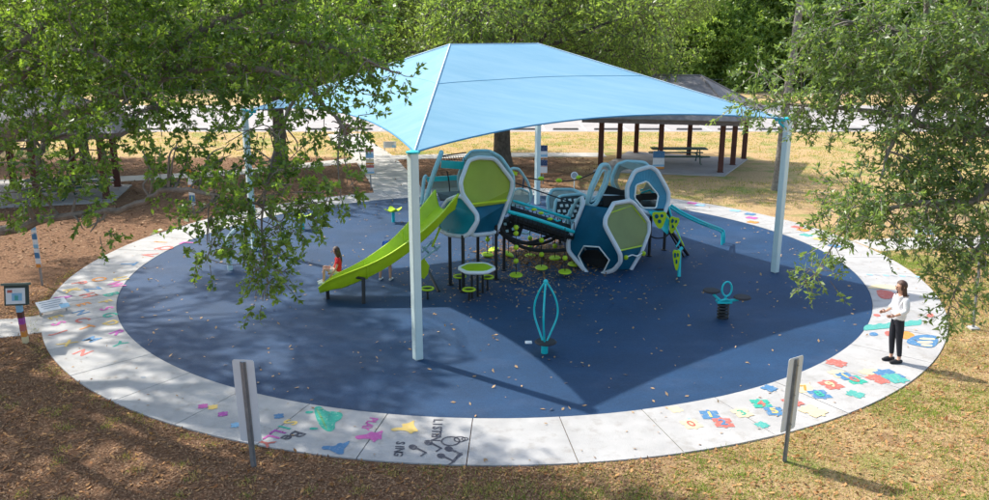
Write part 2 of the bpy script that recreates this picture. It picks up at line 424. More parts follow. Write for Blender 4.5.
# ---- painted marks on the ring
ZP = .0345
def flat(name, pts, col, z=ZP, parent=ring):
    m_ = MB(); m_.poly([Vector((p[0], p[1], z)) for p in pts], 0)
    return m_.build(name, PAINT[col], parent, smooth=False)
def text_mesh(s, size, mat, M, name, parent, ext=.001):
    cu = bpy.data.curves.new('t', 'FONT'); cu.body = s; cu.size = size; cu.align_x = 'CENTER'; cu.align_y = 'CENTER'; cu.extrude = ext; cu.offset = size*.025; cu.resolution_u = 3
    to = bpy.data.objects.new('t', cu); C.objects.link(to)
    dg = bpy.context.evaluated_depsgraph_get(); me = bpy.data.meshes.new_from_object(to.evaluated_get(dg)); bpy.data.objects.remove(to)
    me.transform(M); me.name = name; me.materials.clear(); me.materials.append(mat)
    o = bpy.data.objects.new(name, me); C.objects.link(o)
    if parent is not None: attach(o, parent)
    return o
def paint_text(s, px, py, size, ang, col, z=ZP, name='painted_letter'):
    p = gp(px, py); return text_mesh(s, size, PAINT[col], Matrix.Translation((p.x, p.y, z)) @ Matrix.Rotation(ang, 4, 'Z'), name, ring)
ZC = [0]
def puzzle(px, py, s, ang, col, z=ZP, name='painted_puzzle_piece', tabs=(1, -1, 1, -1), p=None):
    p = p or gp(px, py); pts = []; ZC[0] = (ZC[0]+1) % 7; z = z+ZC[0]*.0006
    h = s/2; cs = [(-h, -h), (h, -h), (h, h), (-h, h)]
    for e in range(4):
        a = Vector(cs[e]); b = Vector(cs[(e+1) % 4]); dd = (b-a)/s; nn = Vector((dd.y, -dd.x))*tabs[e]
        pts.append(a); m = (a+b)/2
        for k in range(9):
            t = math.pi*(k/8*1.3-.15); rr = s*.095
            pts.append(m-dd*math.cos(t)*rr+nn*(math.sin(t)*rr+s*.035))
    c, q = math.cos(ang), math.sin(ang)
    return flat(name, [(p.x+c*v.x-q*v.y, p.y+q*v.x+c*v.y) for v in pts], col, z)
def radial(px, py):
    p = gp(px, py); return math.atan2(p.y-CY, p.x)
# alphabet on the left
def L5(x, y): return (x/5, 260+y/5)
for ch, x, y, col in [('N', 412, 472, 'red'), ('Y', 592, 430, 'green'), ('M', 457, 405, 'blue'), ('X', 335, 425, 'yellow'), ('J', 300, 370, 'red'), ('T', 428, 345, 'orange'),
                      ('C', 408, 308, 'red'), ('S', 290, 325, 'pink'), ('E', 275, 293, 'yellow'), ('N', 402, 270, 'blue'), ('R', 585, 370, 'purple'), ('D', 555, 322, 'yellow'), ('G', 545, 282, 'green'),
                      ('S', 530, 250, 'pink'), ('H', 440, 183, 'red'), ('Z', 460, 152, 'blue'), ('E', 415, 228, 'orange'), ('F', 525, 215, 'yellow'), ('B', 555, 178, 'green'), ('W', 575, 130, 'pink'),
                      ('K', 355, 158, 'yellow'), ('A', 318, 195, 'purple'), ('P', 395, 122, 'red'), ('O', 493, 103, 'orange'), ('U', 600, 100, 'yellow')]:
    qx, qy = L5(x, y); paint_text(ch, qx, qy, .50 if qy < 300 else .42, radial(qx, qy)+math.pi/2+.5, col)
for ch, x, y, col in [('V', 148, 256, 'red'), ('Q', 165, 249, 'red'), ('L', 187, 244, 'pink'), ('I', 160, 243, 'orange'), ('T', 128, 265, 'blue')]:
    paint_text(ch, x, y, .6, radial(x, y)+math.pi/2, col)
# words along the near edge
for i, (ch, col) in enumerate(zip('SILLY', ('yellow', 'green', 'purple', 'pink', 'red'))):
    paint_text(ch, 290-i*6.2, 424+i*5.2, .34, -math.pi/2-.45, col)
for i, ch in enumerate('BE'): paint_text('Be'[i], 297-i*9, 436+i*3.5, .34, -math.pi/2-.5, 'black')
for i, ch in enumerate('LISTEN'): paint_text(ch, 437.5-i*.4, 422.5+i*3.6, .22, -math.pi/2-.05, 'black')
for i, ch in enumerate('SING'): paint_text(ch, 400-i*.6, 445+i*3.6, .2, -math.pi/2-.1, 'black')
for i, ch in enumerate('PLAY'): paint_text(ch, 373-i*2.4, 421+i*3, .22, -math.pi/2-.3, 'pink')
def pxpoly(name, pts, col, z=ZP, sm=2):
    ZC[0] = (ZC[0]+1) % 3; z = z+ZC[0]*.0004
    q = chaikin([gp(*p) for p in pts], sm); return flat(name, [(v.x, v.y) for v in q], col, z)
def K7(pts): return [(230+x/3.3, 350+y/3.3) for x, y in pts]
pxpoly('painted_cactus', K7([(275, 195), (300, 190), (318, 210), (345, 208), (375, 215), (368, 235), (345, 245), (348, 270), (325, 278), (300, 262), (285, 235)]), 'green')
pxpoly('painted_leaf', K7([(248, 208), (275, 207), (276, 214), (250, 217)]), 'green')
pxpoly('painted_leaf', K7([(262, 262), (290, 262), (292, 268), (264, 271)]), 'green')
pxpoly('painted_stem', K7([(283, 200), (290, 200), (318, 255), (322, 272), (314, 262), (300, 235)]), 'leaf', ZP+.002, 1)
pxpoly('painted_splash', K7([(528, 268), (550, 262), (572, 262), (565, 250), (590, 248), (610, 236), (606, 252), (612, 262), (624, 275), (606, 276), (598, 285), (584, 273), (560, 271), (540, 275)]), 'yellow', sm=1)
pxpoly('painted_splash', K7([(410, 292), (430, 287), (452, 285), (465, 275), (480, 280), (508, 270), (500, 286), (502, 303), (488, 300), (474, 314), (466, 300), (440, 299), (420, 302)]), 'pink', sm=1)
pxpoly('painted_splash', K7([(302, 325), (325, 322), (345, 325), (360, 312), (375, 315), (398, 304), (390, 320), (375, 335), (376, 350), (360, 352), (345, 345), (325, 335), (305, 336)]), 'blue', sm=1)
def note(cx, cy, double=False):
    def e(x, y, rx, ry): return K7([(x+rx*math.cos(t)-ry*.5*math.sin(t), y+ry*math.sin(t)+rx*.25*math.cos(t)) for t in [k*math.pi/5 for k in range(10)]])
    pxpoly('painted_note', e(cx, cy, 14, 8), 'black', sm=0)
    pxpoly('painted_note', K7([(cx+8, cy-2), (cx+46, cy+18), (cx+44, cy+22), (cx+5, cy+3)]), 'black', ZP+.002, 0)
    pxpoly('painted_note', K7([(cx+46, cy+18), (cx+28, cy+31), (cx+22, cy+29), (cx+40, cy+18)]), 'black', ZP+.003, 0)
note(604, 327); note(655, 312); note(697, 356); note(722, 333)
pxpoly('painted_note', K7([(768, 345), (764, 349), (740, 378), (730, 376), (756, 346)]), 'black', sm=0)
def ringtube(name, px, rr, wd, col):
    c = gp(*px); out = [(c.x+rr*math.cos(t), c.y+rr*math.sin(t)) for t in [k*math.pi/10 for k in range(21)]]
    inn = [(c.x+(rr-wd)*math.cos(t), c.y+(rr-wd)*math.sin(t)) for t in [k*math.pi/10 for k in range(21)]]
    m_ = MB(); m_.add([(*p, ZP) for p in out]+[(*p, ZP) for p in inn], [(k, k+1, 22+k, 21+k) for k in range(20)]); m_.build(name, PAINT[col], ring, smooth=False)
ringtube('painted_clef', (230+728/3.3, 350+307/3.3), .16, .03, 'black'); ringtube('painted_clef', (230+758/3.3, 350+301/3.3), .1, .025, 'black')
ringtube('painted_clef', (230+775/3.3, 350+300/3.3), .06, .02, 'black')
# puzzle numbers on the right
def K8(x, y): return (640+x/2.834, 330+y/2.834)
def pz(x, y, s, da, col, txt=None, tcol='red', tabs=(1, -1, 1, -1)):
    qx, qy = K8(x, y); a = radial(qx, qy)+math.pi/2+da
    s *= .74; puzzle(qx, qy, s, a, col, tabs=tabs)
    if txt: paint_text(txt, qx, qy, s*.9, a, tcol, ZP+.0065, 'painted_number')
pz(145, 272, .40, .0, 'sand', '0', 'red'); pz(198, 246, .42, -.35, 'blue', '1', 'yellow'); pz(235, 268, .42, -.35, 'red', '2', 'blue')
pz(289, 240, .40, -.1, 'sand', '3', 'green'); pz(345, 274, .26, .2, 'teal', tabs=(1, 1, -1, 1)); pz(100, 230, .28, .1, 'sand')
pz(343, 214, .44, -.45, 'green', '4', 'red'); pz(380, 235, .42, -.45, 'blue', '5', 'yellow'); pz(365, 170, .32, .2, 'blue', tabs=(1, 1, -1, -1))
pz(432, 209, .40, -.2, 'red', '6', 'blue'); pz(490, 235, .50, .1, 'sand'); pz(466, 170, .46, -.45, 'sand', '7', 'orange'); pz(508, 187, .46, -.45, 'blue', '8', 'green')
pz(541, 160, .48, -.3, 'red', '9', 'sand'); pz(610, 187, .36, .2, 'teal'); pz(556, 98, .44, .1, 'red', tabs=(1, 1, 1, -1))
pz(563, 129, .42, -.4, 'sand'); pz(582, 136, .40, -.4, 'blue', '1', 'yellow'); pz(608, 146, .46, -.4, 'green', '0', 'red')
pz(660, 128, .52, -.4, 'sand'); pz(676, 143, .50, -.2, 'red'); pz(704, 131, .58, -.4, 'blue'); pz(722, 142, .5, -.4, 'teal')
def K5(pts): return [(840+x/4.17, 260+y/4.17) for x, y in pts]
pxpoly('painted_pond', K5([(265, 350), (310, 318), (400, 318), (412, 345), (390, 375), (320, 365)]), 'blue')
for q in ([(320, 345), (385, 345), (388, 354), (322, 354)], [(330, 330), (395, 333), (395, 341), (330, 338)], [(335, 357), (385, 360), (384, 368), (338, 365)]): pxpoly('painted_fish', K5(q), 'sand', ZP+.003, 1)
pxpoly('painted_sun', K5([(245, 310), (275, 300), (315, 318), (300, 335), (262, 336), (240, 325)]), 'orange'); pxpoly('painted_flower', K5([(185, 305), (205, 300), (215, 318), (200, 324), (186, 318)]), 'red')
zz = []; 
for k in range(12): zz.append((98+k*22, 283-k*2.2-(8 if k % 2 else 0)))
zz2 = [(x, y+18+(7 if i % 2 else 0)) for i, (x, y) in enumerate(zz)][::-1]
pxpoly('painted_caterpillar', K5(zz+zz2), 'teal', sm=1)
pxpoly('painted_puddle', K5([(120, 310), (145, 306), (163, 318), (140, 324), (122, 320)]), 'blue'); pxpoly('painted_flower', K5([(132, 232), (160, 230), (172, 240), (150, 243)]), 'red')
pxpoly('painted_flower', K5([(358, 232), (385, 226), (393, 242), (365, 246)]), 'red'); pxpoly('painted_boat', K5([(150, 125), (235, 140), (215, 168), (175, 168), (155, 152)]), 'red', sm=1)
pxpoly('painted_sail', K5([(110, 118), (150, 105), (240, 112), (242, 128), (190, 124), (130, 124)]), 'sand')
for k in range(7): pxpoly('painted_wave', K5([(110+k*34, 62+k*1.5), (138+k*34, 66+k*1.5+4*(k % 2)), (136+k*34, 71+k*1.5), (108+k*34, 66+k*1.5)]), 'grey' if k % 2 else 'sky', sm=1)
for x, y, col in [(750, 215, 'blue'), (751.6, 218.7, 'pink'), (752.8, 223, 'orange'), (803, 231, 'orange'), (806, 236, 'teal'), (797, 228, 'red'), (735, 211.5, 'sky'), (692, 204, 'pink'), (820, 240, 'yellow'), (700, 206, 'sky'), (835, 247, 'blue'), (690, 423, 'sky')]:
    puzzle(x, y, .34 if y < 400 else .16, radial(x, y)+.4, col)
for x, y, col in [(203, 408, 'pink'), (213, 409, 'yellow'), (223, 416, 'purple'), (279, 418, 'blue'), (236, 427, 'sky')]: puzzle(x, y, .16, .3, col)
# drain cover lid stains: one small dark patch
pxpoly('painted_dot', [(140, 378.5), (145, 377.5), (147, 379.5), (142, 380.5)], 'grey')

# ------------------------------------------------------------------ SHADE CANOPY
FL = Vector((-1.54, 15.43, 0)); FR = Vector((7.66, 21.59, 0)); BL = Vector((-7.2, 23.9, 0)); BR = Vector((1.62, 30.7, 0))
HZ = 4.15
can = thing('shade_canopy', (.13, 22.9, 0), 'large light blue fabric hip canopy on four pale mint posts over the playground', 'shade canopy')
cc = (FL+FR+BL+BR)/4; dirn = (FR-FL).normalized()
RL = P(450, 43, cc.y-.75); RR = P(537, 43, cc.y+.75); RL.z = RR.z = 6.06
def post(p, top):
    m_ = MB(); n = 6
    m_.box((p.x, p.y, top/2+.0), (.17, .17, top-.04), rz=.59)
    o = m_.build('post', M_post, can, bevel=.02)
    return o
corner = {}
for nme, p in (('FL', FL), ('FR', FR), ('BL', BL), ('BR', BR)):
    o = post(p, HZ+.05)
    inward = (cc-p); inward.z = 0; inward.normalize()
    a = Vector((p.x, p.y, HZ-.05)); b = a+inward*.25+Vector((0, 0, .0))
    m_ = MB(); m_.tube([Vector((p.x, p.y, HZ-.25)), b], .03, 8); m_.tube([Vector((p.x, p.y, HZ+.0)), a+inward*.35+Vector((0, 0, .06))], .045, 8)
    m_.lathe((p.x, p.y, HZ+.03), [(.13, 0), (.13, .03), (.02, .06)], 8)
    m_.build('corner_bracket', M_teal, o)
    corner[nme] = Vector((p.x, p.y, HZ+.03))+inward*.1
def patch(A, B, TB, TA, sag, n=28, m=18, dip=.10):
    """A,B bottom corners; TA,TB top points (same for a triangle)"""
    vs = []; fs = []; up = ((TA+TB)/2-(A+B)/2).normalized()
    nr = (B-A).cross(up).normalized()
    if nr.z < 0: nr = -nr
    for j in range(m+1):
        t = j/m
        for i in range(n+1):
            s = i/n; bot = A.lerp(B, s)+up*sag*4*s*(1-s); top = TA.lerp(TB, s)
            q = bot.lerp(top, t)
            q = q-nr*dip*math.sin(math.pi*t)*math.sin(math.pi*s)*1.0
            q = q+nr*.012*math.sin(s*9+t*5)*math.sin(math.pi*s)*math.sin(math.pi*t)
            vs.append(q)
    for j in range(m):
        for i in range(n):
            a = j*(n+1)+i; fs.append((a, a+1, a+n+2, a+n+1))
    return vs, fs
fab = bpy.data.materials.new('shade_cloth'); fab.use_nodes = True
t = fab.node_tree; b = t.nodes['Principled BSDF']; Lk = t.links.new
geo = t.nodes.new('ShaderNodeNewGeometry'); mp = t.nodes.new('ShaderNodeMapping'); mp.inputs['Rotation'].default_value = (0, 0, -.59); mp.inputs['Scale'].default_value = (.25, 1.6, 1.6)
Lk(geo.outputs['Position'], mp.inputs['Vector'])
n = t.nodes.new('ShaderNodeTexNoise'); n.inputs['Scale'].default_value = 1.8; n.inputs['Detail'].default_value = 9; n.inputs['Roughness'].default_value = .6; Lk(mp.outputs[0], n.inputs['Vector'])
r = t.nodes.new('ShaderNodeValToRGB'); r.color_ramp.elements[0].position = .3; r.color_ramp.elements[1].position = .7
r.color_ramp.elements[0].color = (.23, .53, .73, 1); r.color_ramp.elements[1].color = (.32, .61, .79, 1); Lk(n.outputs['Fac'], r.inputs['Fac'])
n4 = t.nodes.new('ShaderNodeTexNoise'); n4.inputs['Scale'].default_value = 90; n4.inputs['Detail'].default_value = 3; Lk(geo.outputs['Position'], n4.inputs['Vector'])
bp = t.nodes.new('ShaderNodeBump'); bp.inputs['Strength'].default_value = .5; bp.inputs['Distance'].default_value = .01; Lk(n4.outputs['Fac'], bp.inputs['Height']); Lk(bp.outputs['Normal'], b.inputs['Normal'])
Lk(r.outputs[0], b.inputs['Base Color']); b.inputs['Roughness'].default_value = .75; b.inputs['Specular IOR Level'].default_value = .3
b.inputs['Sheen Weight'].default_value = .15
tr = t.nodes.new('ShaderNodeBsdfTranslucent'); Lk(r.outputs[0], tr.inputs['Color'])
ms = t.nodes.new('ShaderNodeMixShader'); ms.inputs[0].default_value = .36; Lk(b.outputs[0], ms.inputs[1]); Lk(tr.outputs[0], ms.inputs[2]); 
Lk(ms.outputs[0], t.nodes['Material Output'].inputs['Surface'])
M_thread = pmat('pale_seam', (.55, .72, .82), .8, .1, 5); M_hem = pmat('hem_blue', (.07, .30, .55), .8, .1, 5); M_seamd = pmat('blue_seam', (.17, .45, .66), .8, .1, 5)
def hipline(A, T, side=1):
    return [A.lerp(T, k/14)-Vector((0, 0, .05*math.sin(math.pi*k/14))) for k in range(15)]
for A, B, TB, TA, sg in ((corner['FL'], corner['FR'], RR, RL, .85), (corner['FR'], corner['BR'], RR, RR, .75), (corner['BR'], corner['BL'], RL, RR, .85), (corner['BL'], corner['FL'], RL, RL, .75)):
    vs, fs = patch(A, B, TB, TA, sg); m_ = MB(); m_.add(vs, fs)
    o = m_.build('fabric_panel', fab, can); 
    h = MB(); h.tube(vs[:29], .018, 5); h.build('hem_cable', M_hem, o)
    j = 10; row = vs[j*29:(j+1)*29]; h = MB(); h.tube([q+Vector((0, -.002, .003)) for q in row], .006, 4); h.build('seam', M_seamd, o)
for A, T in ((corner['FL'], RL), (corner['FR'], RR), (corner['BL'], RL), (corner['BR'], RR)):
    h = MB(); h.tube([A.lerp(T, k/20)+Vector((0, 0, .006)) for k in range(21)], .02, 5); h.build('hip_seam', M_thread, can)
h = MB(); h.tube([RL, RR], .02, 5); h.build('ridge_seam', M_thread, can)

# ------------------------------------------------------------------ PLAY STRUCTURE
ps = thing('play_structure', (1.2, 21.5, 0), 'large climbing structure of faceted blue and lime pods with slide and bridge under the canopy', 'play structure')
def pts(l): return [P(*q) for q in l]
def frame(loop, r=.055, mat=M_frame, it=2, closed=True, label=None):
    m_ = MB(); q = chaikin(pts(loop), it, closed, .13); m_.tube(q, r, 8, closed=closed)
    o = m_.build('frame', mat, ps)
    if label: o['label'] = label
    return o
def panel(loop, mat, parent, name='panel', it=0, th=.014, off=0):
    q = pts([(a, b_, c+off) for a, b_, c in loop]); 
    if it: q = chaikin(q, it, True, .13)
    m_ = MB(); m_.poly(q, th); return m_.build(name, mat, parent, smooth=True)
def holed(outer, inner, mat, parent, name='panel', th=.014):
    """panel with a hole: both loops resampled and bridged"""
    def res(l, n=36):
        l = chaikin(pts(l), 2, True, .13); L = [0]
        for i in range(len(l)): L.append(L[-1]+(l[(i+1) % len(l)]-l[i]).length)
        out = []
        for k in range(n):
            d_ = L[-1]*k/n; i = max(j for j in range(len(l)) if L[j] <= d_); out.append(l[i].lerp(l[(i+1) % len(l)], (d_-L[i])/max(1e-6, L[i+1]-L[i])))
        return out
    a = res(outer); c = sum(a, Vector())/len(a); b_ = res(inner); ci = sum(b_, Vector())/len(b_)
    n = len(a); k0 = min(range(n), key=lambda k: -((b_[k]-ci).normalized().dot((a[0]-c).normalized()))); b_ = b_[k0:]+b_[:k0]
    nr = (a[0]-c).cross(a[n//4]-c).normalized()*th/2
    m_ = MB(); V = [q+nr for q in a]+[q+nr for q in b_]+[q-nr for q in a]+[q-nr for q in b_]
    m_.add(V, [(i, (i+1) % n, (i+1) % n+n, i+n) for i in range(n)]+[(i+2*n, i+3*n, (i+1) % n+3*n, (i+1) % n+2*n) for i in range(n)]+[(i+n, (i+1) % n+n, (i+1) % n+3*n, i+3*n) for i in range(n)])
    return m_.build(name, mat, parent, smooth=False)
def leg(px, py, ztop, r=.045, top=None):
    a = gp(px, py, .02); b_ = Vector((a.x, a.y, ztop)) if top is None else top
    m_ = MB(); m_.tube([a, b_], r, 10); m_.lathe(a, [(.09, 0), (.09, .02), (.05, .03)], 12); return m_.build('support_post', M_black, ps)

# -- pod A (left, raised)
limeL = [(468.5, 160.5, 20.6), (478, 157.5, 20.8), (495, 158.5, 21.0), (512, 180.5, 21.2), (511.5, 190, 21.2), (496.5, 233, 21.0), (470, 235.5, 19.9), (477.5, 221.5, 19.8), (477, 214, 19.9), (462.5, 194, 20.1), (460.5, 182, 20.2)]
f1 = frame(limeL)
panel([(468.5, 161.5, 20.62), (478, 158.5, 20.82), (495, 159.5, 21.02), (511, 181, 21.2), (511, 190, 21.2), (506.5, 203, 21.15), (472, 207.5, 20.02), (463.5, 194, 20.12), (461.5, 182, 20.22)], M_limet, f1, off=.03)
panel([(506.5, 203.5, 21.15), (496, 232, 21.0), (471, 234.5, 19.95), (476.5, 221.5, 19.82), (476, 214, 19.92), (472, 208, 20.02)], M_blue, f1, off=.03)
b_ = MB(); b_.bar(P(470.5, 204, 20.0), P(507.5, 200, 21.13), .03, .05); b_.build('rail', M_lime, f1)
hexL = [(461, 195, 20.1), (477, 214.5, 19.88), (477.3, 221.5, 19.78), (469, 234, 19.78), (463, 236.7, 19.85), (449, 235, 20.3), (439, 230, 20.7), (437, 220, 20.9), (447, 200, 20.7)]
f2 = frame(hexL); panel(hexL, M_tealp, f2, it=1, off=.03)
rearL = [(463.6, 160, 21.9), (472, 151, 22.3), (489, 150.8, 22.4), (501, 157.5, 22.4), (513, 175, 22.3), (513.5, 190, 22.2), (505, 216, 22.1), (478, 217, 22.), (461, 200, 21.9), (458, 178, 21.9)]
f3 = frame(rearL, .05, M_frame2); panel([(463.6, 160, 21.9), (472, 151, 22.3), (489, 150.8, 22.4), (501, 157.5, 22.4), (513, 175, 22.3), (513.5, 190, 22.2), (460, 184, 21.9), (458, 178, 21.9)], M_haze, f3, it=0)
panel([(513.5, 191, 22.2), (505, 215, 22.1), (478, 216, 22.), (461, 199, 21.9), (459, 185, 21.9)], M_blue, f3)
m_ = MB()   # roof skin between front and rear frames
for a, b2, c, d2 in ((limeL[0], limeL[1], rearL[1], rearL[0]), (limeL[1], limeL[2], rearL[2], rearL[1]), (limeL[2], limeL[3], rearL[4], rearL[2])): m_.poly([P(*a), P(*b2), P(*c), P(*d2)], .012)
m_.build('roof_panel', M_haze, f3, smooth=False)
# deck
deckp = [(449, 20.45), (463, 19.95), (497, 21.0), (505, 21.9), (478, 22.3), (452, 21.6)]
m_ = MB(); q = [Vector((P(x, 237, Y).x, Y, 1.42)) for x, Y in deckp]; m_.poly(q, .06); dk = m_.build('deck', M_rope, ps, smooth=False)
leg(450.4, 284.8, 1.5); leg(463.4, 292, 1.5); leg(496, 279.4, 1.5); leg(478, 268, 1.42); leg(504, 270, 1.42)
# side uprights and barriers beyond the slide
m_ = MB(); m_.tube(chaikin(pts([(421.5, 205, 21.2), (423, 190, 21.4), (424, 178, 21.6), (426, 176, 21.7)]), 1, False), .05, 8); m_.build('upright', M_frame2, ps)
m_ = MB(); m_.tube(chaikin(pts([(424, 208, 21.0), (432, 178, 21.3), (440, 157, 21.6), (441.5, 152, 21.8)]), 1, False), .065, 8); m_.build('upright', M_frame2, ps)
m_ = MB(); m_.bar(P(441, 164, 21.6), P(464, 165.5, 21.7), .05, .2); m_.build('barrier_rail', M_teal, ps)
m_ = MB(); m_.bar(P(427, 179.5, 22.2), P(459, 177.5, 22.2), .05, .13); m_.build('barrier_rail', M_teal, ps)
m_ = MB(); m_.tube(pts([(442, 156, 21.8), (452, 154.5, 22), (466, 152.5, 22.2)]), .02, 6)
for k in range(9): m_.tube(pts([(443+k*2.5, 156, 21.8), (445+k*2.5, 161, 21.7)]), .008, 4)
for k in range(3): m_.tube(pts([(442, 157+k*1.8, 21.8), (465, 155+k*2.2, 22.1)]), .008, 4)
m_.build('net', M_rope, ps)
b1 = MB(); b1.poly(pts([(432, 181, 22.3), (460, 179, 22.3), (461, 192, 22.3), (432, 193, 22.3)]), .012); b1.build('panel', M_haze, ps, smooth=False)
m_ = MB(); m_.poly(pts([(437, 193, 21.3), (462, 191, 21.2), (462, 200, 20.4), (440, 200, 20.9)]), .03); m_.build('slide_entry', M_black, ps, smooth=False)
m_ = MB(); m_.tube(catmull(pts([(447, 171, 21.9), (449, 182, 21.8), (450, 196, 21.7)]), 4), .018, 6); m_.build('climbing_rope', M_rope, ps)
# right side arch with lime bits
f4 = frame([(507, 176, 22.4), (512, 168, 22.6), (519, 169, 22.7), (528, 182, 22.9), (532, 195, 23), (529, 204, 23), (518, 206, 22.9), (506, 203, 22.8)], .04, M_frame2)
f5 = frame([(508, 193, 22.2), (520, 188, 22.4), (529, 192, 22.6), (530, 202, 22.6), (524, 206, 22.5), (508, 205, 22.2)], .028, M_frame2)
panel([(508, 193, 22.2), (520, 188, 22.4), (529, 192, 22.6), (530, 202, 22.6), (524, 206, 22.5), (508, 205, 22.2)], M_haze, f5)
m_ = MB(); m_.bar(P(509, 171, 22.6), P(517, 174, 22.7), .02, .1); m_.build('grip', M_lime, f4)

# -- slide
near = [(458, 193.5, 20.0), (450, 203, 19.9), (438, 216.5, 19.75), (422, 231, 19.6), (400, 247, 19.4), (384, 257, 19.25), (367, 265.3, 19.12), (346, 273.6, 19.02), (329, 280.6, 18.98), (318.5, 287.6, 18.95)]
far_ = [(436, 190, 20.75), (428, 200, 20.65), (418, 212, 20.5), (406, 226, 20.35), (391, 241, 20.15), (378, 250.8, 20.0), (364, 260, 19.85), (348, 268.5, 19.75), (333, 276, 19.7), (323, 283.5, 19.68)]
NA = catmull(pts(near), 4); FA = catmull(pts(far_), 4); n = len(NA); prof = []
for i in range(n):
    a, b2 = NA[i], FA[i]; t_ = i/(n-1); dp = .36 if t_ < .8 else .36-.20*(t_-.8)/.2
    if t_ < .1: dp += .1*(1-t_/.1)
    ac = (b2-a); l = []
    # rim flange, near wall, floor, far wall
    prof.append([a+Vector((0, 0, -.035))-ac*.05, a-ac*.05, a, a+ac*.05+Vector((0, 0, -dp*.5)), a+ac*.14+Vector((0, 0, -dp*.9)), a+ac*.3+Vector((0, 0, -dp)), a+ac*.7+Vector((0, 0, -dp)),
                 a+ac*.86+Vector((0, 0, -dp*.9)), a+ac*.95+Vector((0, 0, -dp*.5)), b2, b2+ac*.05, b2+ac*.05+Vector((0, 0, -.035))])
m_ = MB(); k = len(prof[0]); m_.add([p for row in prof for p in row], [(i*k+j, i*k+j+1, (i+1)*k+j+1, (i+1)*k+j) for i in range(n-1) for j in range(k-1)])
sl_ = m_.build('slide', M_lime, ps); so_ = sl_.modifiers.new('thickness', 'SOLIDIFY'); so_.thickness = .025; so_.offset = 0
for t_ in (.38, .68):
    i = int(t_*(n-1)); row = [p+Vector((0, -.004, -.02)) for p in prof[i][2:10]]; h = MB(); h.tube(row, .026, 6); h.build('joint_rib', M_lime, sl_)
m_ = MB(); a = gp(328, 299, .02); m_.tube([a, a+Vector((0, 0, .25))], .045, 10); m_.build('support_post', M_black, ps)
m_ = MB(); a = gp(363.7, 303.5, .02); m_.tube([a, a+Vector((0, .12, .62))], .045, 10); m_.tube([a+Vector((0, .1, .6)), a+Vector((-.35, .3, .6))], .035, 8); m_.build('support_post', M_black, ps)
m_ = MB(); m_.tube([gp(439, 292, .02), P(424, 262, 21.0)], .04, 8); m_.build('support_post', M_black, ps)
# lime hexagon and ladder below slide
m_ = MB(); m_.poly(pts([(421, 277, 20.2), (420, 262, 20.2), (424, 258, 20.2), (429.5, 266, 20.2), (428, 274, 20.2), (424, 279, 20.2)]), .03); m_.build('climbing_hexagon', M_lime, ps, smooth=False)
m_ = MB()
for a, c in (((422, 252), (433, 240)), ((424, 258), (440, 246)), ((423, 247), (430, 254)), ((431, 242), (437, 250))): m_.tube([P(*a, 20.3), P(*c, 20.6)], .03, 6)
m_.build('pale_ladder', M_frame2, ps)
m_ = MB(); m_.bar(P(432, 247, 20.1), P(440, 228, 20.3), .05, .03); m_.build('brace', M_lime, ps)
# -- stepping table and rings
def hexd(name, px, py, r, th, z, mat, hole=0, parent=ps, tilt=(0, 0, 1), sx=1):
    c = gp(px, py, z); m_ = MB(); N_ = 6
    if hole:
        q = [c+Vector((r*math.cos(k*math.pi/3), r*math.sin(k*math.pi/3), 0)) for k in range(6)]; m_.tube(chaikin(q, 1), hole, 6, closed=True)
    else: m_.lathe(c, [(r*.96, -th/2), (r, 0), (r*.96, th/2)], 6 if 'table' in name else 14, axis=tilt)
    return m_.build(name, mat, parent), c
zt = .72
_, c = hexd('step_table', 476.8, 268.3, .44, .05, zt, M_lime)
m_ = MB(); m_.tube(chaikin([c+Vector((.46*math.cos(k*math.pi/3), .46*math.sin(k*math.pi/3), 0)) for k in range(6)], 1, True, .15), .045, 8, closed=True); m_.build('table_rim', M_white, _)
for dx, dy in ((-.12, -.25), (.14, .2), (.02, -.1)):
    m_ = MB(); m_.tube([(c.x+dx, c.y+dy, .02), (c.x+dx, c.y+dy, zt-.03)], .03, 8); m_.build('support_post', M_black, ps)
for px, py, z in ((459.7, 276.3, .38), (487.4, 277, .38), (469, 289.5, .30), (427.4, 288.5, .3)):
    o, c = hexd('step_ring', px, py, .165, .03, z, M_lime, hole=.025)
    m_ = MB(); m_.tube([(c.x, c.y, .02), (c.x, c.y, z-.04)], .028, 8); m_.tube([(c.x-.16, c.y, z-.03), (c.x+.16, c.y, z-.03)], .016, 6); m_.lathe((c.x, c.y, z-.045), [(.13, 0), (.13, .02)], 6); m_.build('support_post', M_black, o)
# -- hanging discs and balls
def strand(x, Y, ytop, balls, disc, tilt=0):
    a = P(x, ytop, Y); b2 = P(x, disc, Y); m_ = MB(); m_.tube([a, (b2.x, b2.y, .05)], .012, 5); o = m_.build('hanging_rope', M_rope, ps)
    for y in balls:
        h = MB(); c = P(x, y, Y); h.ball(c, .072, 12); h.build('ball', M_lime, o)
    h = MB(); h.lathe(b2, [(.155, -.025), (.18, 0), (.155, .025), (.03, .03)], 16, axis=(tilt, -.1, 1)); h.build('disc', M_lime, o)
strand(516, 20.7, 215, (227.6, 233.4, 247.4, 261), 275)
strand(541.5, 21.6, 222, (240.3, 254.5), 267.6)
strand(565, 21.1, 228, (258,), 271.8)
strand(487.5, 23.2, 222, (235, 239.5), 254.5, .1)
strand(508.5, 23.2, 222, (), 254, .5)
strand(493, 23.9, 222, (), 249.5, -.3)
strand(555, 22.9, 215, (246, ), 258)
strand(574, 22.1, 222, (252, ), 264)
strand(530, 23.3, 215, (238, 247), 256)
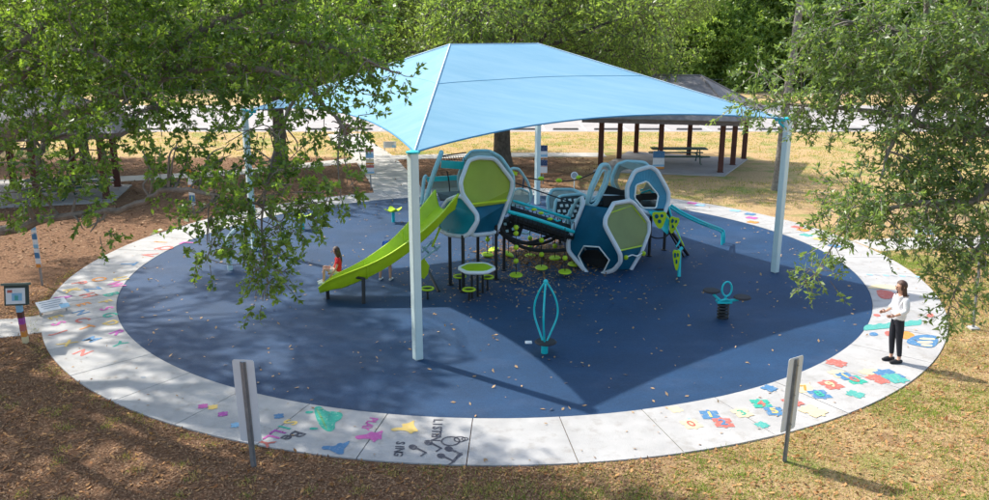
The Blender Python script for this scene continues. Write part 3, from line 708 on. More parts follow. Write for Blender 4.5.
# -- bridge
def railp(l, r=.038, mat=M_teal, name='bridge_rail'):
    m_ = MB(); m_.tube(catmull(pts(l), 5), r, 8); return m_.build(name, mat, ps)
railp([(508, 211.5, 21.3), (530, 217.5, 21.5), (552, 224.5, 21.7), (574, 232, 21.9)], .05)
railp([(511, 200, 22.3), (530, 206, 22.5), (552, 213, 22.7), (570, 218.5, 22.8)], .042)
m_ = MB(); A_ = pts([(509, 214, 21.35), (574, 235, 21.95)]); B_ = pts([(511, 203, 22.25), (570, 222, 22.75)])
for k in range(15):
    t_ = k/14; a = A_[0].lerp(A_[1], t_); b2 = B_[0].lerp(B_[1], t_); sgm = Vector((0, 0, -.42))
    m_.tube([a, a.lerp(b2, .25)+sgm*.8, a.lerp(b2, .5)+sgm, a.lerp(b2, .75)+sgm*.8, b2], .014, 5)
for s_ in (.12, .25, .4, .5, .6, .75, .88):
    m_.tube([A_[0].lerp(A_[1], k/8).lerp(B_[0].lerp(B_[1], k/8), s_)+Vector((0, 0, -.42*min(1, 4*s_*(1-s_)))) for k in range(9)], .014, 5)
m_.build('bridge_net', M_rope, ps)
m_ = MB(); q = []
for k in range(9):
    for s_ in (.04, .3, .7, .96): 
        q.append(A_[0].lerp(A_[1], k/8).lerp(B_[0].lerp(B_[1], k/8), s_)+Vector((0, 0, -.08 if s_ in (.04, .96) else -.30)))
m_.add(q, [(4*k+j, 4*k+j+1, 4*k+j+5, 4*k+j+4) for k in range(8) for j in range(3)]); o = m_.build('bridge_floor', M_rope, ps); sm_ = o.modifiers.new('t', 'SOLIDIFY'); sm_.thickness = .03
for x, y in ((534, 209.5), (541, 213), (550, 219)):
    h = MB(); h.ball(P(x, y, 21.9), .055, 10, (1.5, 1, .8)); h.build('ball', M_lime, ps)
for x, y in ((528, 208), (546, 213.5), (557, 220)):
    h = MB(); h.tube(catmull(pts([(x-3, y-1, 21.9), (x, y+1, 21.9), (x+4, y, 21.9)]), 3), .022, 6); h.build('rope_tie', M_teal, ps)
# extra open frames and dark nets between the two pods
for l, mt in (([(565, 222, 22.9), (571, 208, 23.2), (579, 199, 23.4), (584, 204, 23.3), (579, 218, 23), (571, 232, 22.8)], M_frame2), ([(566, 240, 22.9), (563, 228, 23.1), (567, 218, 23.2), (573, 226, 23)], M_frame2), ([(516, 232, 24.4), (512, 220, 24.6), (518, 212, 24.7), (530, 214, 24.7), (534, 226, 24.6), (528, 234, 24.4)], M_frame2)):
    frame(l, .035, mt)
m_ = MB()
for k in range(9):
    m_.tube(pts([(588+k*5, 204, 23.3+.1*k), (594+k*5, 190+(k % 3), 24.2)]), .022, 4); m_.tube(pts([(586+k*5, 199+(k % 2), 23.7), (600+k*5, 206, 23.4)]), .022, 4)
m_.build('climbing_net', M_rope, ps)
m_ = MB(); m_.poly(pts([(586, 206, 23.3), (600, 192, 24.1), (628, 190, 24.3), (640, 204, 23.3)]), .04); m_.build('net_deck', M_rope, ps, smooth=False)
m_ = MB(); m_.poly(pts([(499, 222, 21.8), (510, 216, 22.6), (525, 222, 22.8), (520, 236, 22.2), (506, 236, 21.8)]), .03); m_.build('net_deck', M_rope, ps, smooth=False)
for x, y in ((505, 224), (511, 221), (513, 229), (507, 231), (518, 226)):
    h = MB(); h.poly(pts([(x-1.5, y-1, 21.75), (x+1.5, y-1.4, 21.75), (x+1.8, y+1.2, 21.72), (x-1, y+1.4, 21.72)]), .02); h.build('inset', M_frame2, ps, smooth=False)
for l in ([(499, 226, 21.4), (508, 236, 21.6), (525, 243, 21.8), (545, 238, 22.3), (562, 229, 22.7)], [(500, 232, 21.5), (520, 246, 21.8), (545, 251, 22), (572, 249, 22.1)], [(505, 236, 23), (530, 244, 23), (552, 240, 23), (566, 226, 23)]):
    railp(l, .05, M_rope, 'rope_belt')
m_ = MB()
for k in range(8): m_.tube(pts([(500+k*2.5, 217, 22.2+.1*k), (498+k*3, 236-k, 22)]), .012, 4)
for k in range(5): m_.tube(pts([(498, 218+k*4, 22), (520, 216+k*3.6, 22.6)]), .012, 4)
m_.build('climbing_net', M_rope, ps)
# -- middle pods (black hexagon tunnel)
midb = [(548.4, 212, 24.6), (547.5, 198, 24.8), (552.4, 189.6, 25), (573, 189.6, 25), (581, 194, 24.8), (584, 206, 24.6)]
f6 = frame(midb, .055, M_frame2); panel(midb, M_haze, f6, it=1)
midf = [(554, 214.5, 23.6), (555.6, 201, 23.8), (560.4, 196, 24.), (583, 194, 24), (589, 200, 23.8), (583, 216, 23.5), (572, 222, 23.3)]
f7 = frame(midf, .05, M_frame2); 
pnl = panel(midf, M_black, f7, it=1)
for r_, (y0) in enumerate((200, 205.5, 211, 215.5)):
    for k in range(5):
        x = 559+k*5.4+(2.4 if r_ % 2 else 0)
        if x < 584 and not (r_ == 3 and k > 3):
            h = MB(); h.poly(pts([(x-1.6, y0-1, 23.50), (x+1.2, y0-1.5, 23.50), (x+1.8, y0+1.2, 23.46), (x-1.2, y0+1.5, 23.46)]), .02); h.build('inset', M_white, pnl, smooth=False)
# -- pod B (right, on the ground)
bl = [(581.5, 196.5, 22.5), (583.5, 204, 22.4), (568.4, 240, 22.1), (568.4, 251.3, 22.0), (587, 273, 21.65)]
br_ = [(602, 274, 21.55), (614, 270, 21.35), (620.5, 262, 21.15), (620.3, 254, 21.1), (605, 226, 21.3), (605.5, 218, 21.45), (613.5, 203.5, 21.8)]
f8 = frame(bl, .062, closed=False); f9 = frame(br_, .062, closed=False)
notch = [(603, 273, 21.5), (609.3, 260, 21.3), (599, 247, 21.45), (584, 246, 21.75), (578.3, 256, 21.9), (586, 271.5, 21.7)]
panel([(584, 205, 22.4), (609.5, 208, 21.75), (606, 218, 21.5), (605.5, 226, 21.35), (619.5, 254, 21.15), (619.5, 261, 21.2), (613, 269, 21.4)]+notch+[(569.5, 251, 22.0), (569.5, 240, 22.1)], M_blue, f8, off=.03)
m_ = MB(); m_.tube(pts([(a, b2, c-.03) for a, b2, c in notch]), .022, 6); m_.build('opening_rim', M_white, f8)
m_ = MB(); m_.poly(pts([(603, 272, 22.0), (608, 260, 22.0), (598, 250, 22.1), (586, 250, 22.3), (581, 256, 22.4), (586, 271, 22.2)]), .02); m_.build('crawl_net', M_rope, f8, smooth=False)
gl = [(613.5, 203.5, 21.8), (632, 200.4, 22.2), (648.7, 221.5, 22.45), (648.9, 231.6, 22.35), (641.6, 251.3, 22.05), (630.4, 270, 21.85)]
f10 = frame(gl, .062, closed=False)
panel([(613.5, 205, 21.83), (632, 201.5, 22.2), (647.7, 221.8, 22.43), (647.7, 231.6, 22.3), (642.5, 245.5, 22.1), (618.5, 250, 21.2), (606, 226, 21.35), (606.2, 219.5, 21.45)], M_limed, f10, off=.03)
panel([(642.4, 246.5, 22.1), (641, 251.3, 22.03), (630, 269, 21.83), (614.5, 269.5, 21.4), (619.5, 261, 21.2), (619.3, 251, 21.15)], M_blue, f10, off=.03)
m_ = MB(); m_.tube(pts([(620, 250.5, 21.15), (642, 245.8, 22.05)]), .022, 6); m_.build('rail', M_lime, f10)
m_ = MB(); m_.tube(pts([(610, 213, 21.6), (632, 205.5, 22.2)]), .015, 6); m_.tube(pts([(632, 205.5, 22.17), (645.5, 222.5, 22.38)]), .015, 6); m_.build('rail', M_lime, f10)
for x, y, Y in ((627.8, 256, 21.45), (645.5, 252, 22.0)):
    h = MB(); h.ball(P(x-2, y+1.5, Y-.06), .07, 10, (1, .6, 1)); h.build('grip', M_lime, f10)
m_ = MB(); m_.tube(catmull(pts([(626, 257.5, 21.4), (632, 255, 21.6), (637, 256, 21.75), (643, 252.5, 21.95)]), 4), .02, 6); m_.build('climbing_rope', M_white, f10)
# back faces of pod B
bk = [(586, 200, 23.3), (600, 196, 23.6), (622, 197, 23.6), (640, 206, 23.6), (644, 228, 23.5), (637, 250, 23.4), (612, 258, 23.2), (588, 255, 23.2), (577, 238, 23.2), (577, 218, 23.3)]
f11 = frame(bk, .055); holed(bk, [(590, 215, 23.4), (605, 208, 23.5), (625, 212, 23.55), (630, 230, 23.5), (615, 243, 23.3), (595, 240, 23.25)], M_blue, f11)
m_ = MB()
for a, b2, c, d2 in ((bl[2], bl[3], bk[7], bk[8]), (bl[3], bl[4], bk[6], bk[7]), (gl[2], gl[3], bk[4], bk[3]), (gl[3], gl[4], bk[5], bk[4]), (gl[4], gl[5], bk[6], bk[5])): m_.poly([P(*a), P(*b2), P(*c), P(*d2)], .012)
m_.build('side_panel', M_blue, f11, smooth=False)
# left narrow frame of pod B
f12 = frame([(581.5, 197, 22.6), (576, 201, 22.9), (569, 219, 23.1), (566, 236, 23.1), (571, 240, 22.6), (575, 225, 22.5), (581, 207, 22.5)], .04, M_frame2)
# -- upright open frame
f13 = frame([(586.7, 203.5, 22.9), (591, 186.6, 23.0), (601, 165, 23.4), (607, 164.5, 23.6), (610, 169, 23.8), (606.4, 184, 23.6), (596.6, 203.5, 23.2), (591, 207, 23.)], .062, M_frame2)
f14 = frame([(590, 202, 22.95), (593.5, 188, 23.05), (602.5, 170, 23.4), (606, 171, 23.6), (603.5, 183, 23.5), (595, 200, 23.1)], .03, M_frame2)
# -- top right pod C
cl_ = [(627, 187, 23.0), (634.6, 171, 23.2), (650, 166.5, 23.3), (657, 171, 23.3), (668.4, 192, 23.3), (668.4, 202, 23.2), (664, 214, 23), (648, 214, 22.9), (632, 205, 22.9), (627, 198, 22.9)]
ch_ = [(634.6, 198, 22.95), (636, 185, 23.05), (647, 181, 23.2), (658.5, 195, 23.25), (656, 208, 23.05), (643, 208, 22.95)]
f15 = frame(cl_, .065); holed(cl_, ch_, M_bluel, f15)
m_ = MB(); m_.tube(chaikin(pts([(a, b2, c-.02) for a, b2, c in ch_]), 1, True, .1), .024, 6, closed=True); m_.build('opening_rim', M_white, f15)
# -- back frame D
dl = [(612, 183, 24.2), (612.5, 176, 24.3), (617.7, 164.5, 24.4), (626, 161.5, 24.5), (644.4, 162.5, 24.5), (652, 170, 24.4), (657, 188, 24.3), (645, 203, 24.2), (622, 201, 24.2)]
f16 = frame(dl, .06, M_frame2); holed(dl, [(617, 183, 24.25), (621, 170, 24.4), (640, 168, 24.45), (648, 180, 24.3), (640, 195, 24.2), (624, 195, 24.2)], M_haze, f16)
cb = MB()
for a, b2, c, d2 in ((cl_[1], cl_[2], dl[3], dl[2]), (cl_[2], cl_[4], dl[5], dl[3]), (cl_[4], cl_[5], dl[6], dl[5])): cb.poly([P(*a), P(*b2), P(*c), P(*d2)], .012)
cb.build('roof_panel', M_haze, f16, smooth=False)
# black decks and cross beams
for l, z in (([(596, 22.9), (628, 22.7), (640, 23.6), (612, 24.3), (590, 23.9)], 1.35), ([(630, 23.0), (664, 23.0), (668, 24.0), (640, 24.6)], 1.45)):
    m_ = MB(); m_.poly([Vector((P(x, 205, Y).x, Y, z)) for x, Y in l], .07); m_.build('deck', M_black, ps, smooth=False)
m_ = MB(); m_.bar(P(603, 201, 23.2), P(640, 200, 23.6), .07, .3); m_.build('net_tunnel', M_rope, ps)
m_ = MB(); m_.bar(P(606, 189, 24.0), P(634, 199, 23.8), .07, .25); m_.build('net_tunnel', M_rope, ps)
m_ = MB(); m_.bar(P(640, 197, 23.8), P(662, 196, 23.9), .05, .2); m_.build('net_tunnel', M_rope, ps)
m_ = MB()
for q in ([(640, 190.5, 24.4), (650, 187, 24.4), (657, 192, 24.4)], [(641, 193, 24.2), (650, 190, 24.2), (656, 196, 24.2)]): m_.tube(pts(q), .03, 6)
m_.build('grab_rail', M_teal, ps)
leg(649, 256, 1.45); leg(664, 250, 1.45); leg(640, 250, 1.4); leg(612, 250, 1.35); leg(590, 246, 1.35); leg(560, 244, .9)
m_ = MB(); m_.tube([P(667, 205, 23.2), P(672, 232, 22.9), gp(688, 255, .02)], .05, 10); m_.build('support_post', M_black, ps)
m_ = MB(); m_.tube([P(660, 207, 23.2), P(668, 230, 22.8), gp(684, 257, .02)], .03, 8); m_.build('support_post', M_black, ps)
# teal climber with lime petals
m_ = MB(); m_.poly(pts([(648, 211, 22.75), (664, 211, 22.8), (669, 217, 22.8), (668, 235, 22.7), (663, 231, 22.65), (655, 220, 22.65)]), .03); cl2 = m_.build('climber_plate', M_teal, ps, smooth=False)
def petal(cx, cy, Y, w_, h_, rot, par):
    base = [(-.5, .35), (-.35, .5), (0, .45), (.4, .5), (.52, .3), (.35, -.1), (.12, -.5), (-.12, -.5), (-.38, -.1)]
    c_, s_ = math.cos(rot), math.sin(rot)
    f_ = lambda x, y, o=0: P(cx+(x*w_*c_-y*h_*s_), cy-(x*w_*s_+y*h_*c_), Y+o)
    m_ = MB(); q = chaikin([f_(x, y) for x, y in base], 2); m_.poly(q, .03); o = m_.build('petal', M_lime, par)
    for hx, hy, hr in ((-.18, .22, .13), (.18, .24, .10), (0, -.08, .12)):
        h = MB(); h.poly([f_(hx+hr*math.cos(t), hy+hr*math.sin(t)*1.0, -.03) for t in [k*math.pi/5 for k in range(10)]], .012); h.build('petal_hole', M_blue, o)
petal(659.5, 220, 22.6, 15, 17, .05, cl2); petal(673.3, 225, 22.6, 10, 17, -.25, cl2)
a = gp(679, 276.5, .02); m_ = MB(); m_.tube([a, P(679.5, 250, a.y+.1), P(682, 248, a.y+.15)], .05, 10); cl3 = m_.build('climber_post', M_teal, ps)
petal(676.5, 260, a.y-.08, 8, 21, .0, cl3)
railp([(663, 214, 22.7), (672, 222, 22.6), (680, 238, 22.4), (684, 246, 22.3)], .018, M_lime, 'climber_cable')
railp([(669, 207, 23.1), (673, 222, 22.9), (680, 238, 22.8), (676, 247, 22.6)], .025, M_teal, 'climber_loop')
railp([(648, 234, 22.6), (655, 238, 22.5), (665, 237, 22.6), (672, 230, 22.7)], .02, M_rope, 'rope_belt')
for dx, dy, Yo in ((0, 0, 0), (-2, 1.6, .35)):
    a = P(671+dx, 205+dy, 23.3+Yo); e = gp(724+dx, 243+dy, .02)
    m_ = MB(); m_.tube(chaikin([a, P(685+dx, 214+dy, 23.3+Yo), P(705+dx, 223+dy, 23.2+Yo), P(722+dx, 229+dy, e.y+.1), P(724.5+dx, 232+dy, e.y), e], 2, False), .035, 8); m_.build('slide_rail', M_teal, ps)
# rope with lime balls behind the bridge
railp([(524, 177, 25.5), (541, 180, 26), (560, 181.5, 26.2), (579, 179, 26), (597, 171, 24.5)], .018, M_rope, 'rope_line')
railp([(512, 182, 22.5), (530, 188, 22.9), (550, 195, 23.4), (575, 203, 23.2), (590, 206, 23)], .018, M_rope, 'rope_line')
for x, y in ((541, 178.5), (559, 180.5), (579, 177.5)):
    h = MB(); h.ball(P(x, y, 26), .08, 10, (1.3, 1, .9)); h.build('ball', M_lime, ps)
m_ = MB(); m_.tube([gp(521, 206, .02), P(524, 176, 25.6)], .03, 8); m_.build('rope_post', M_black, ps)

# ------------------------------------------------------------------ FREE-STANDING PLAY ITEMS
a = gp(544.5, 353, .02)
sp = thing('spinner', a, 'turquoise stand-up spinner with looped bars on a dark round foot plate', 'spinner')
m_ = MB(); m_.lathe(a, [(.07, 0), (.07, .2), (.09, .22), (.09, .26)], 14); m_.build('pedestal', M_teal, sp)
m_ = MB(); m_.lathe(a+Vector((.02, 0, .22)), [(.20, 0), (.23, .02), (.20, .045)], 24); m_.build('foot_plate', M_rubberb, sp)
m_ = MB(); m_.box(a+Vector((-.33, -.02, .24)), (.14, .12, .03)); m_.build('step', M_white, sp, bevel=.01)
for k in range(3):
    an = .35+k*2*math.pi/3
    q = [Vector((a.x+rr*math.cos(an), a.y+rr*math.sin(an), z)) for rr, z in ((.04, .26), (.12, .42), (.26, .75), (.27, 1.0), (.19, 1.25), (.07, 1.46), (.02, 1.52))]
    m_ = MB(); m_.tube(catmull(q, 5), .021, 8); m_.build('loop_bar', M_teal, sp)
m_ = MB(); m_.ball(a+Vector((0, 0, 1.53)), .05, 12); m_.build('top_knob', M_teal, sp)
a = gp(722.5, 319, .02)
sr = thing('spring_rocker', a, 'turquoise two-seat spring rocker with oval handle on a black coil spring', 'spring rocker')
m_ = MB(); q = [Vector((a.x+.12*math.cos(t), a.y+.12*math.sin(t), .03+.36*t/(2*math.pi*5))) for t in [k*math.pi/6 for k in range(61)]]; m_.tube(q, .022, 6); m_.build('coil_spring', M_black, sr)
m_ = MB(); m_.box(a+Vector((0, 0, .42)), (.34, .2, .05)); m_.tube([a+Vector((-.24, .05, .58)), a+Vector((-.08, 0, .44)), a+Vector((.1, 0, .44)), a+Vector((.3, -.1, .5))], .035, 8); m_.tube([a+Vector((-.12, -.05, .45)), a+Vector((0.02, -.1, .5)), a+Vector((.12, -.03, .45))], .03, 8); m_.build('body', M_teal, sr, bevel=.01)
for dx, dy, z in ((-.27, .1, .62), (.37, -.14, .54)):
    m_ = MB(); m_.lathe(a+Vector((dx, dy, z)), [(.17, 0), (.2, .02), (.18, .05), (.05, .06)], 18); m_.build('seat', M_rubberb, sr)
m_ = MB(); m_.tube([a+Vector((.05+.11*math.cos(t), 0, .72+.17*math.sin(t))) for t in [k*math.pi/10 for k in range(20)]], .022, 8, closed=True); m_.tube([a+Vector((.02, 0, .44)), a+Vector((.04, 0, .56))], .03, 8); m_.build('handle_ring', M_teal, sr)
def stool(px, py, label):
    a = gp(px, py, .02); o = thing('flower_stool', a, label, 'stool', 'lime petal stools at the left of the rubber')
    m_ = MB(); m_.tube([a, a+Vector((0, 0, .36))], .055, 12); m_.build('post', M_teal, o)
    for k in range(4):
        an = k*math.pi/2+.4; c_, s_ = math.cos(an), math.sin(an)
        q = [(0, -.05, .36), (.16, -.13, .40), (.29, -.06, .47), (.31, 0, .5), (.29, .06, .47), (.16, .13, .40), (0, .05, .36)]
        h = MB(); h.poly([a+Vector((x*c_-y*s_, x*s_+y*c_, z)) for x, y, z in q], .03, Vector((0, 0, 1))); h.build('petal', M_lime, o)
stool(393.5, 222, 'lime petal stool on a teal post just beyond the slide, nearest the canopy post')
stool(302.8, 229, 'lime petal stool on a teal post half behind hanging oak leaves, left of the girl')
a = gp(230.4, 270, .02)
dm = thing('drum_arch', a, 'pale curved post carrying a lime and blue rugby-ball shaped spinner, behind the oak leaves', 'play post')
c_ = P(225, 253.4, a.y-.1)
m_ = MB(); m_.tube(catmull([a, a+Vector((-.02, 0, .5)), a+Vector((0, .02, .85)), a+Vector((.22, .1, 1.12)), a+Vector((.5, .25, 1.2)), a+Vector((.75, .4, 1.02))], 5), .07, 10); m_.build('curved_post', M_post, dm)
m_ = MB(); m_.lathe(c_+Vector((-.28, 0, 0)), [(.02, 0), (.1, .05), (.14, .16), (.14, .3), (.125, .36)], 16, axis=(1, .1, 0)); m_.build('lime_shell', M_lime, dm)
m_ = MB(); m_.lathe(c_+Vector((.08, .036, 0)), [(.125, 0), (.11, .08), (.06, .14), (.02, .16)], 16, axis=(1, .1, 0)); m_.build('blue_cap', PAINT['blue'], dm)

# ------------------------------------------------------------------ PAVILIONS
def pavilion(name, corners, z_eave, apex_z, label, posts, over=.7):
    """corners: slab corners counter-clockwise from near-left"""
    c = sum(corners, Vector())/4; o = thing(name, (c.x, c.y, 0), label, 'pavilion')
    m_ = MB(); m_.poly([Vector((p.x, p.y, .02)) for p in corners], .10, Vector((0, 0, 1))); m_.build('floor_slab', M_slab, o, smooth=False)
    for p in posts:
        m_ = MB(); m_.box((p.x, p.y, z_eave/2+.05), (.24, .24, z_eave-.04), rz=math.atan2((corners[1]-corners[0]).y, (corners[1]-corners[0]).x)); q = m_.build('column', M_brown, o, bevel=.01)
        m_ = MB(); m_.box((p.x, p.y, .075), (.27, .27, .03)); m_.build('base_plate', M_brown, q, smooth=False)
    ev = [c+(p-c)*(1+over/(p-c).length) for p in corners]
    e0 = [Vector((p.x, p.y, z_eave)) for p in ev]; e1 = [Vector((p.x, p.y, z_eave+.2)) for p in ev]
    m_ = MB(); m_.add(e0+e1, [(0, 1, 5, 4), (1, 2, 6, 5), (2, 3, 7, 6), (3, 0, 4, 7)]); m_.build('fascia', M_fascia, o, smooth=False)
    m_ = MB(); m_.add([Vector((p.x, p.y, z_eave+.05)) for p in ev], [(0, 1, 2, 3)]); m_.build('soffit', M_soff, o, smooth=False)
    ex = [Vector((c.x+(p.x-c.x)*1.02, c.y+(p.y-c.y)*1.02, z_eave+.205)) for p in ev]
    a0 = Vector((c.x, c.y, apex_z)); long_ = (corners[1]-corners[0]); 
    r0 = a0-long_.normalized()*(long_.length*.18); r1 = a0+long_.normalized()*(long_.length*.18)
    for q in ([ex[0], ex[1], r1, r0], [ex[1], ex[2], r1], [ex[2], ex[3], r0, r1], [ex[3], ex[0], r0]):
        m_ = MB(); m_.poly(q, .05); rp = m_.build('roof_slope', M_roof, o, smooth=False)
    for q in ((ex[0], r0), (ex[1], r1), (ex[2], r1), (ex[3], r0), (r0, r1)):
        m_ = MB(); m_.tube([q[0]+Vector((0, 0, .03)), q[1]+Vector((0, 0, .03))], .06, 6); m_.build('ridge_cap', M_roof, o)
    return o
pc = [gp(593, 172), gp(724.5, 176.7), gp(747.7, 159.7), gp(628, 152.5)]
pp = [gp(600.4, 166.5), gp(619, 159.7), gp(635.8, 153.8), gp(659.6, 169.5), gp(688.5, 156.2), gp(720, 173.6), gp(732.4, 166), gp(743.5, 159.9)]
pavilion('picnic_pavilion', pc, 2.35, 4.3, 'open picnic pavilion with red-brown columns and grey hip roof behind the canopy on the right', pp)
lc = [gp(-70, 207), gp(120, 200), gp(128, 185), gp(-20, 184)]
lp = [gp(-40, 203), gp(38, 212), gp(107, 199.5), gp(116, 186), gp(76, 184), gp(15, 191)]
lc = [gp(-90, 213), gp(112, 203), gp(132, 186), gp(-30, 184)]; lp = [gp(-70, 209), gp(39, 203), gp(107, 200), gp(118, 188), gp(76, 186.5), gp(15, 188)]
pavilion('picnic_pavilion', lc, 2.5, 4.2, 'second picnic pavilion in deep shade under the oak at the far left', lp)
def picnic(loc, rz, label, L_=2.4):
    o = thing('picnic_table', loc, label, 'picnic table', 'green picnic tables'); rm = Matrix.Rotation(rz, 3, 'Z'); loc = Vector(loc)
    def bx(name, lst, par=o):
        m_ = MB()
        for c, s in lst: m_.box(loc+rm @ Vector(c), s, mat=rm)
        return m_.build(name, M_green, par, smooth=False)
    for k in range(4): bx('top_plank', [((0, -.285+k*.19, .75), (L_, .175, .045))])
    for sy in (-.72, .72):
        bx('bench_seat', [((0, sy, .45), (L_, .26, .045))])
    for sx in (-L_*.36, L_*.36):
        m_ = MB()
        for s_ in (-1, 1): m_.tube([loc+rm @ Vector((sx, .22*s_, .72)), loc+rm @ Vector((sx, .5*s_, .08)), loc+rm @ Vector((sx, .7*s_, .08))], .03, 6)
        m_.tube([loc+rm @ Vector((sx, -.78, .42)), loc+rm @ Vector((sx, .78, .42))], .03, 6); m_.build('leg_frame', M_green, o)
    return o
p = gp(678, 165); picnic((p.x, p.y, .07), -.02, 'green picnic table on the slab of the right-hand pavilion', 2.7)
p = gp(52, 201); picnic((p.x, p.y, .07), .1, 'dark green picnic table under the left pavilion, nearer the frame edge', 1.9)
p = gp(88, 197); picnic((p.x, p.y, .07), .3, 'dark green picnic table beside the right column of the left pavilion', 1.9)

# ------------------------------------------------------------------ SIGNS
def back_sign(pxb, pyb, rz, label, wd, ztop, zbot, lean):
    a = gp(pxb, pyb, 0); o = thing('street_sign', a, label, 'sign', 'steel signs seen from behind at the front of the ring')
    rm = Matrix.Rotation(rz, 3, 'Z'); lv = Vector((lean, 0, 0))
    at_ = lambda x, y, z: a+rm @ Vector((x, y, 0))+Vector((lean*z, 0, z))
    m_ = MB()  # U channel post (camera side)
    for x, wdt, yy, dp in ((0, .028, -.05, .006), (-.018, .006, -.036, .03), (.018, .006, -.036, .03), (-.033, .026, -.022, .005), (.033, .026, -.022, .005)):
        v = [at_(x+sx*wdt/2, yy+sy*dp/2, z) for z in (-.1, ztop-.03) for sx, sy in ((-1, -1), (1, -1), (1, 1), (-1, 1))]
        m_.add(v, [(0, 1, 2, 3), (4, 7, 6, 5), (0, 4, 5, 1), (1, 5, 6, 2), (2, 6, 7, 3), (3, 7, 4, 0)])
    m_.build('channel_post', M_galv, o, smooth=False)
    m_ = MB(); q = []; rr = .04
    for cx, cz, a0 in ((wd/2-rr, ztop-rr, 0), (-wd/2+rr, ztop-rr, 90), (-wd/2+rr, zbot+rr, 180), (wd/2-rr, zbot+rr, 270)):
        for k in range(5): t = R(a0+k*22.5); q.append(at_(cx+rr*math.cos(t), -.012, cz+rr*math.sin(t)))
    m_.poly(q, .005); m_.build('sign_plate', M_signw, o, smooth=False)
    for z in (ztop-.12, (ztop+zbot)/2, zbot+.12):
        m_ = MB(); m_.lathe(at_(0, -.06, z), [(.013, -.006), (.013, .006)], 6, axis=(0, 1, 0)); m_.build('bolt', M_galv, o)
    return o
back_sign(254.3, 466, -.10, 'grey back of a narrow sign on a steel post, the left one', .33, 1.74, .42, -.02)
back_sign(783, 461, .56, 'grey back of a narrow sign turned away, the right one', .33, 1.72, .52, .02)
def info(px, py, h, panels, label, wd=.33, rz=0, post=M_galv):
    """panels: list of (z0,z1,[(frac0,frac1,colour)],header text)"""
    a = gp(px, py, 0); o = thing('info_sign', a, label, 'sign')
    m_ = MB(); m_.box(a+Vector((0, .02, h/2)), (.05, .03, h)); m_.build('post', post, o, smooth=False)
    for z0, z1, bands in panels:
        m_ = MB(); m_.box(a+Vector((0, -.01, (z0+z1)/2)), (wd, .012, z1-z0)); pl = m_.build('plate', PAINT['white'], o, smooth=False)
        for f0, f1, col in bands:
            m_ = MB(); m_.box(a+Vector((0, -.019, z0+(z1-z0)*(f0+f1)/2)), (wd-.004, .005, (z1-z0)*(f1-f0)-.002)); m_.build('printed_band', PAINT[col], pl, smooth=False)
    return o
info(371, 190, 1.55, [(.65, 1.05, [(0, .12, 'sand'), (.12, .3, 'sky'), (.72, 1, 'red')]), (1.07, 1.3, [(.0, .35, 'orange'), (.5, 1, 'sand')]), (1.32, 1.75, [(.1, .5, 'sky'), (.65, 1, 'red')])], 'tall rules sign with red, blue and white bands beside the back path', .33)
info(543, 184, 1.7, [(.45, 1.05, [(0, .06, 'orange'), (.58, 1, 'navy'), (.52, .56, 'red')]), (1.12, 1.68, [(0, .05, 'orange'), (.55, 1, 'navy'), (.12, .3, 'sky')])], 'pair of navy and white notices on one post beside the back canopy post', .34)
for z in (.9, 1.5):
    pass
info(658, 171, 1.0, [(.1, .95, [(.0, .12, 'orange'), (.15, .25, 'sky'), (.62, 1, 'blue')])], 'blue and white poster board at the front of the right pavilion', .55)
info(42, 286, 1.75, [(.5, 1.0, [(.0, .2, 'orange'), (.5, .8, 'blue')]), (1.02, 1.4, [(0, .25, 'sky'), (.6, 1, 'blue')]), (1.42, 1.8, [(.2, .5, 'sky'), (.65, 1, 'navy')])], 'slim post with blue and white notices in the leaf litter at the left', .13)
info(194, 216, 1.7, [(.4, .85, [(.3, .8, 'blue')]), (.87, 1.25, [(.3, .7, 'orange')]), (1.27, 1.7, [(.4, 1, 'orange')])], 'slim orange and blue notice post seen through the oak leaves', .2)
a = gp(574, 190); o = thing('round_sign', a, 'small round grey sign with a pale rim on a short post behind the bridge', 'sign')
m_ = MB(); m_.tube([a, a+Vector((0, 0, .6))], .022, 8); m_.build('post', M_white, o)
m_ = MB(); m_.lathe(a+Vector((0, -.02, .62)), [(.15, -.01), (.15, .01)], 20, axis=(0, -1, .2)); m_.build('rim', M_white, o)
m_ = MB(); m_.lathe(a+Vector((0, -.035, .62)), [(.115, -.004), (.115, .004)], 20, axis=(0, -1, .2)); m_.build('disc', PAINT['grey'], o)
a = gp(346, 150); o = thing('bin_post', a, 'brown litter bin on a grey post beside the far path', 'litter bin')
m_ = MB(); m_.tube([a, a+Vector((0, 0, 1.0))], .05, 8); m_.build('post', M_galv, o)
m_ = MB(); m_.lathe(a+Vector((0, 0, .85)), [(.22, 0), (.27, .1), (.27, .5), (.2, .6)], 16); m_.build('bin', M_brown, o)
def lowboard(px, py, rz, label, wd=.75, dp=.5, tilt=.5, z=.32):
    a = gp(px, py); o = thing('panel_sign', a, label, 'sign', 'low slanted white panels beside the paths'); rm = Matrix.Rotation(rz, 3, 'Z') @ Matrix.Rotation(tilt, 3, 'X')
    m_ = MB(); m_.box(a+Vector((0, 0, z)), (wd, dp, .025), mat=rm); pl = m_.build('board', PAINT['white'], o, smooth=False)
    m_ = MB()
    for k in range(4): m_.box(a+Vector((0, 0, z))+rm @ Vector((-.02, .14-k*.08, .0155)), (wd*(.75-.1*(k % 2)), .018, .004), mat=rm)
    m_.build('printed_lines', PAINT['grey'], pl, smooth=False)
    m_ = MB(); m_.box(a+Vector((0, 0, z))+rm @ Vector((.22, -.12, .0157)), (.2, .15, .004), mat=rm); m_.build('printed_picture', PAINT['sky'], pl, smooth=False)
    for sx in (-.28, .28):
        m_ = MB(); b2 = a+Matrix.Rotation(rz, 3, 'Z') @ Vector((sx, 0, 0)); m_.tube([b2, b2+Vector((0, 0, z-.02))], .02, 6); m_.build('leg', M_galv, o)
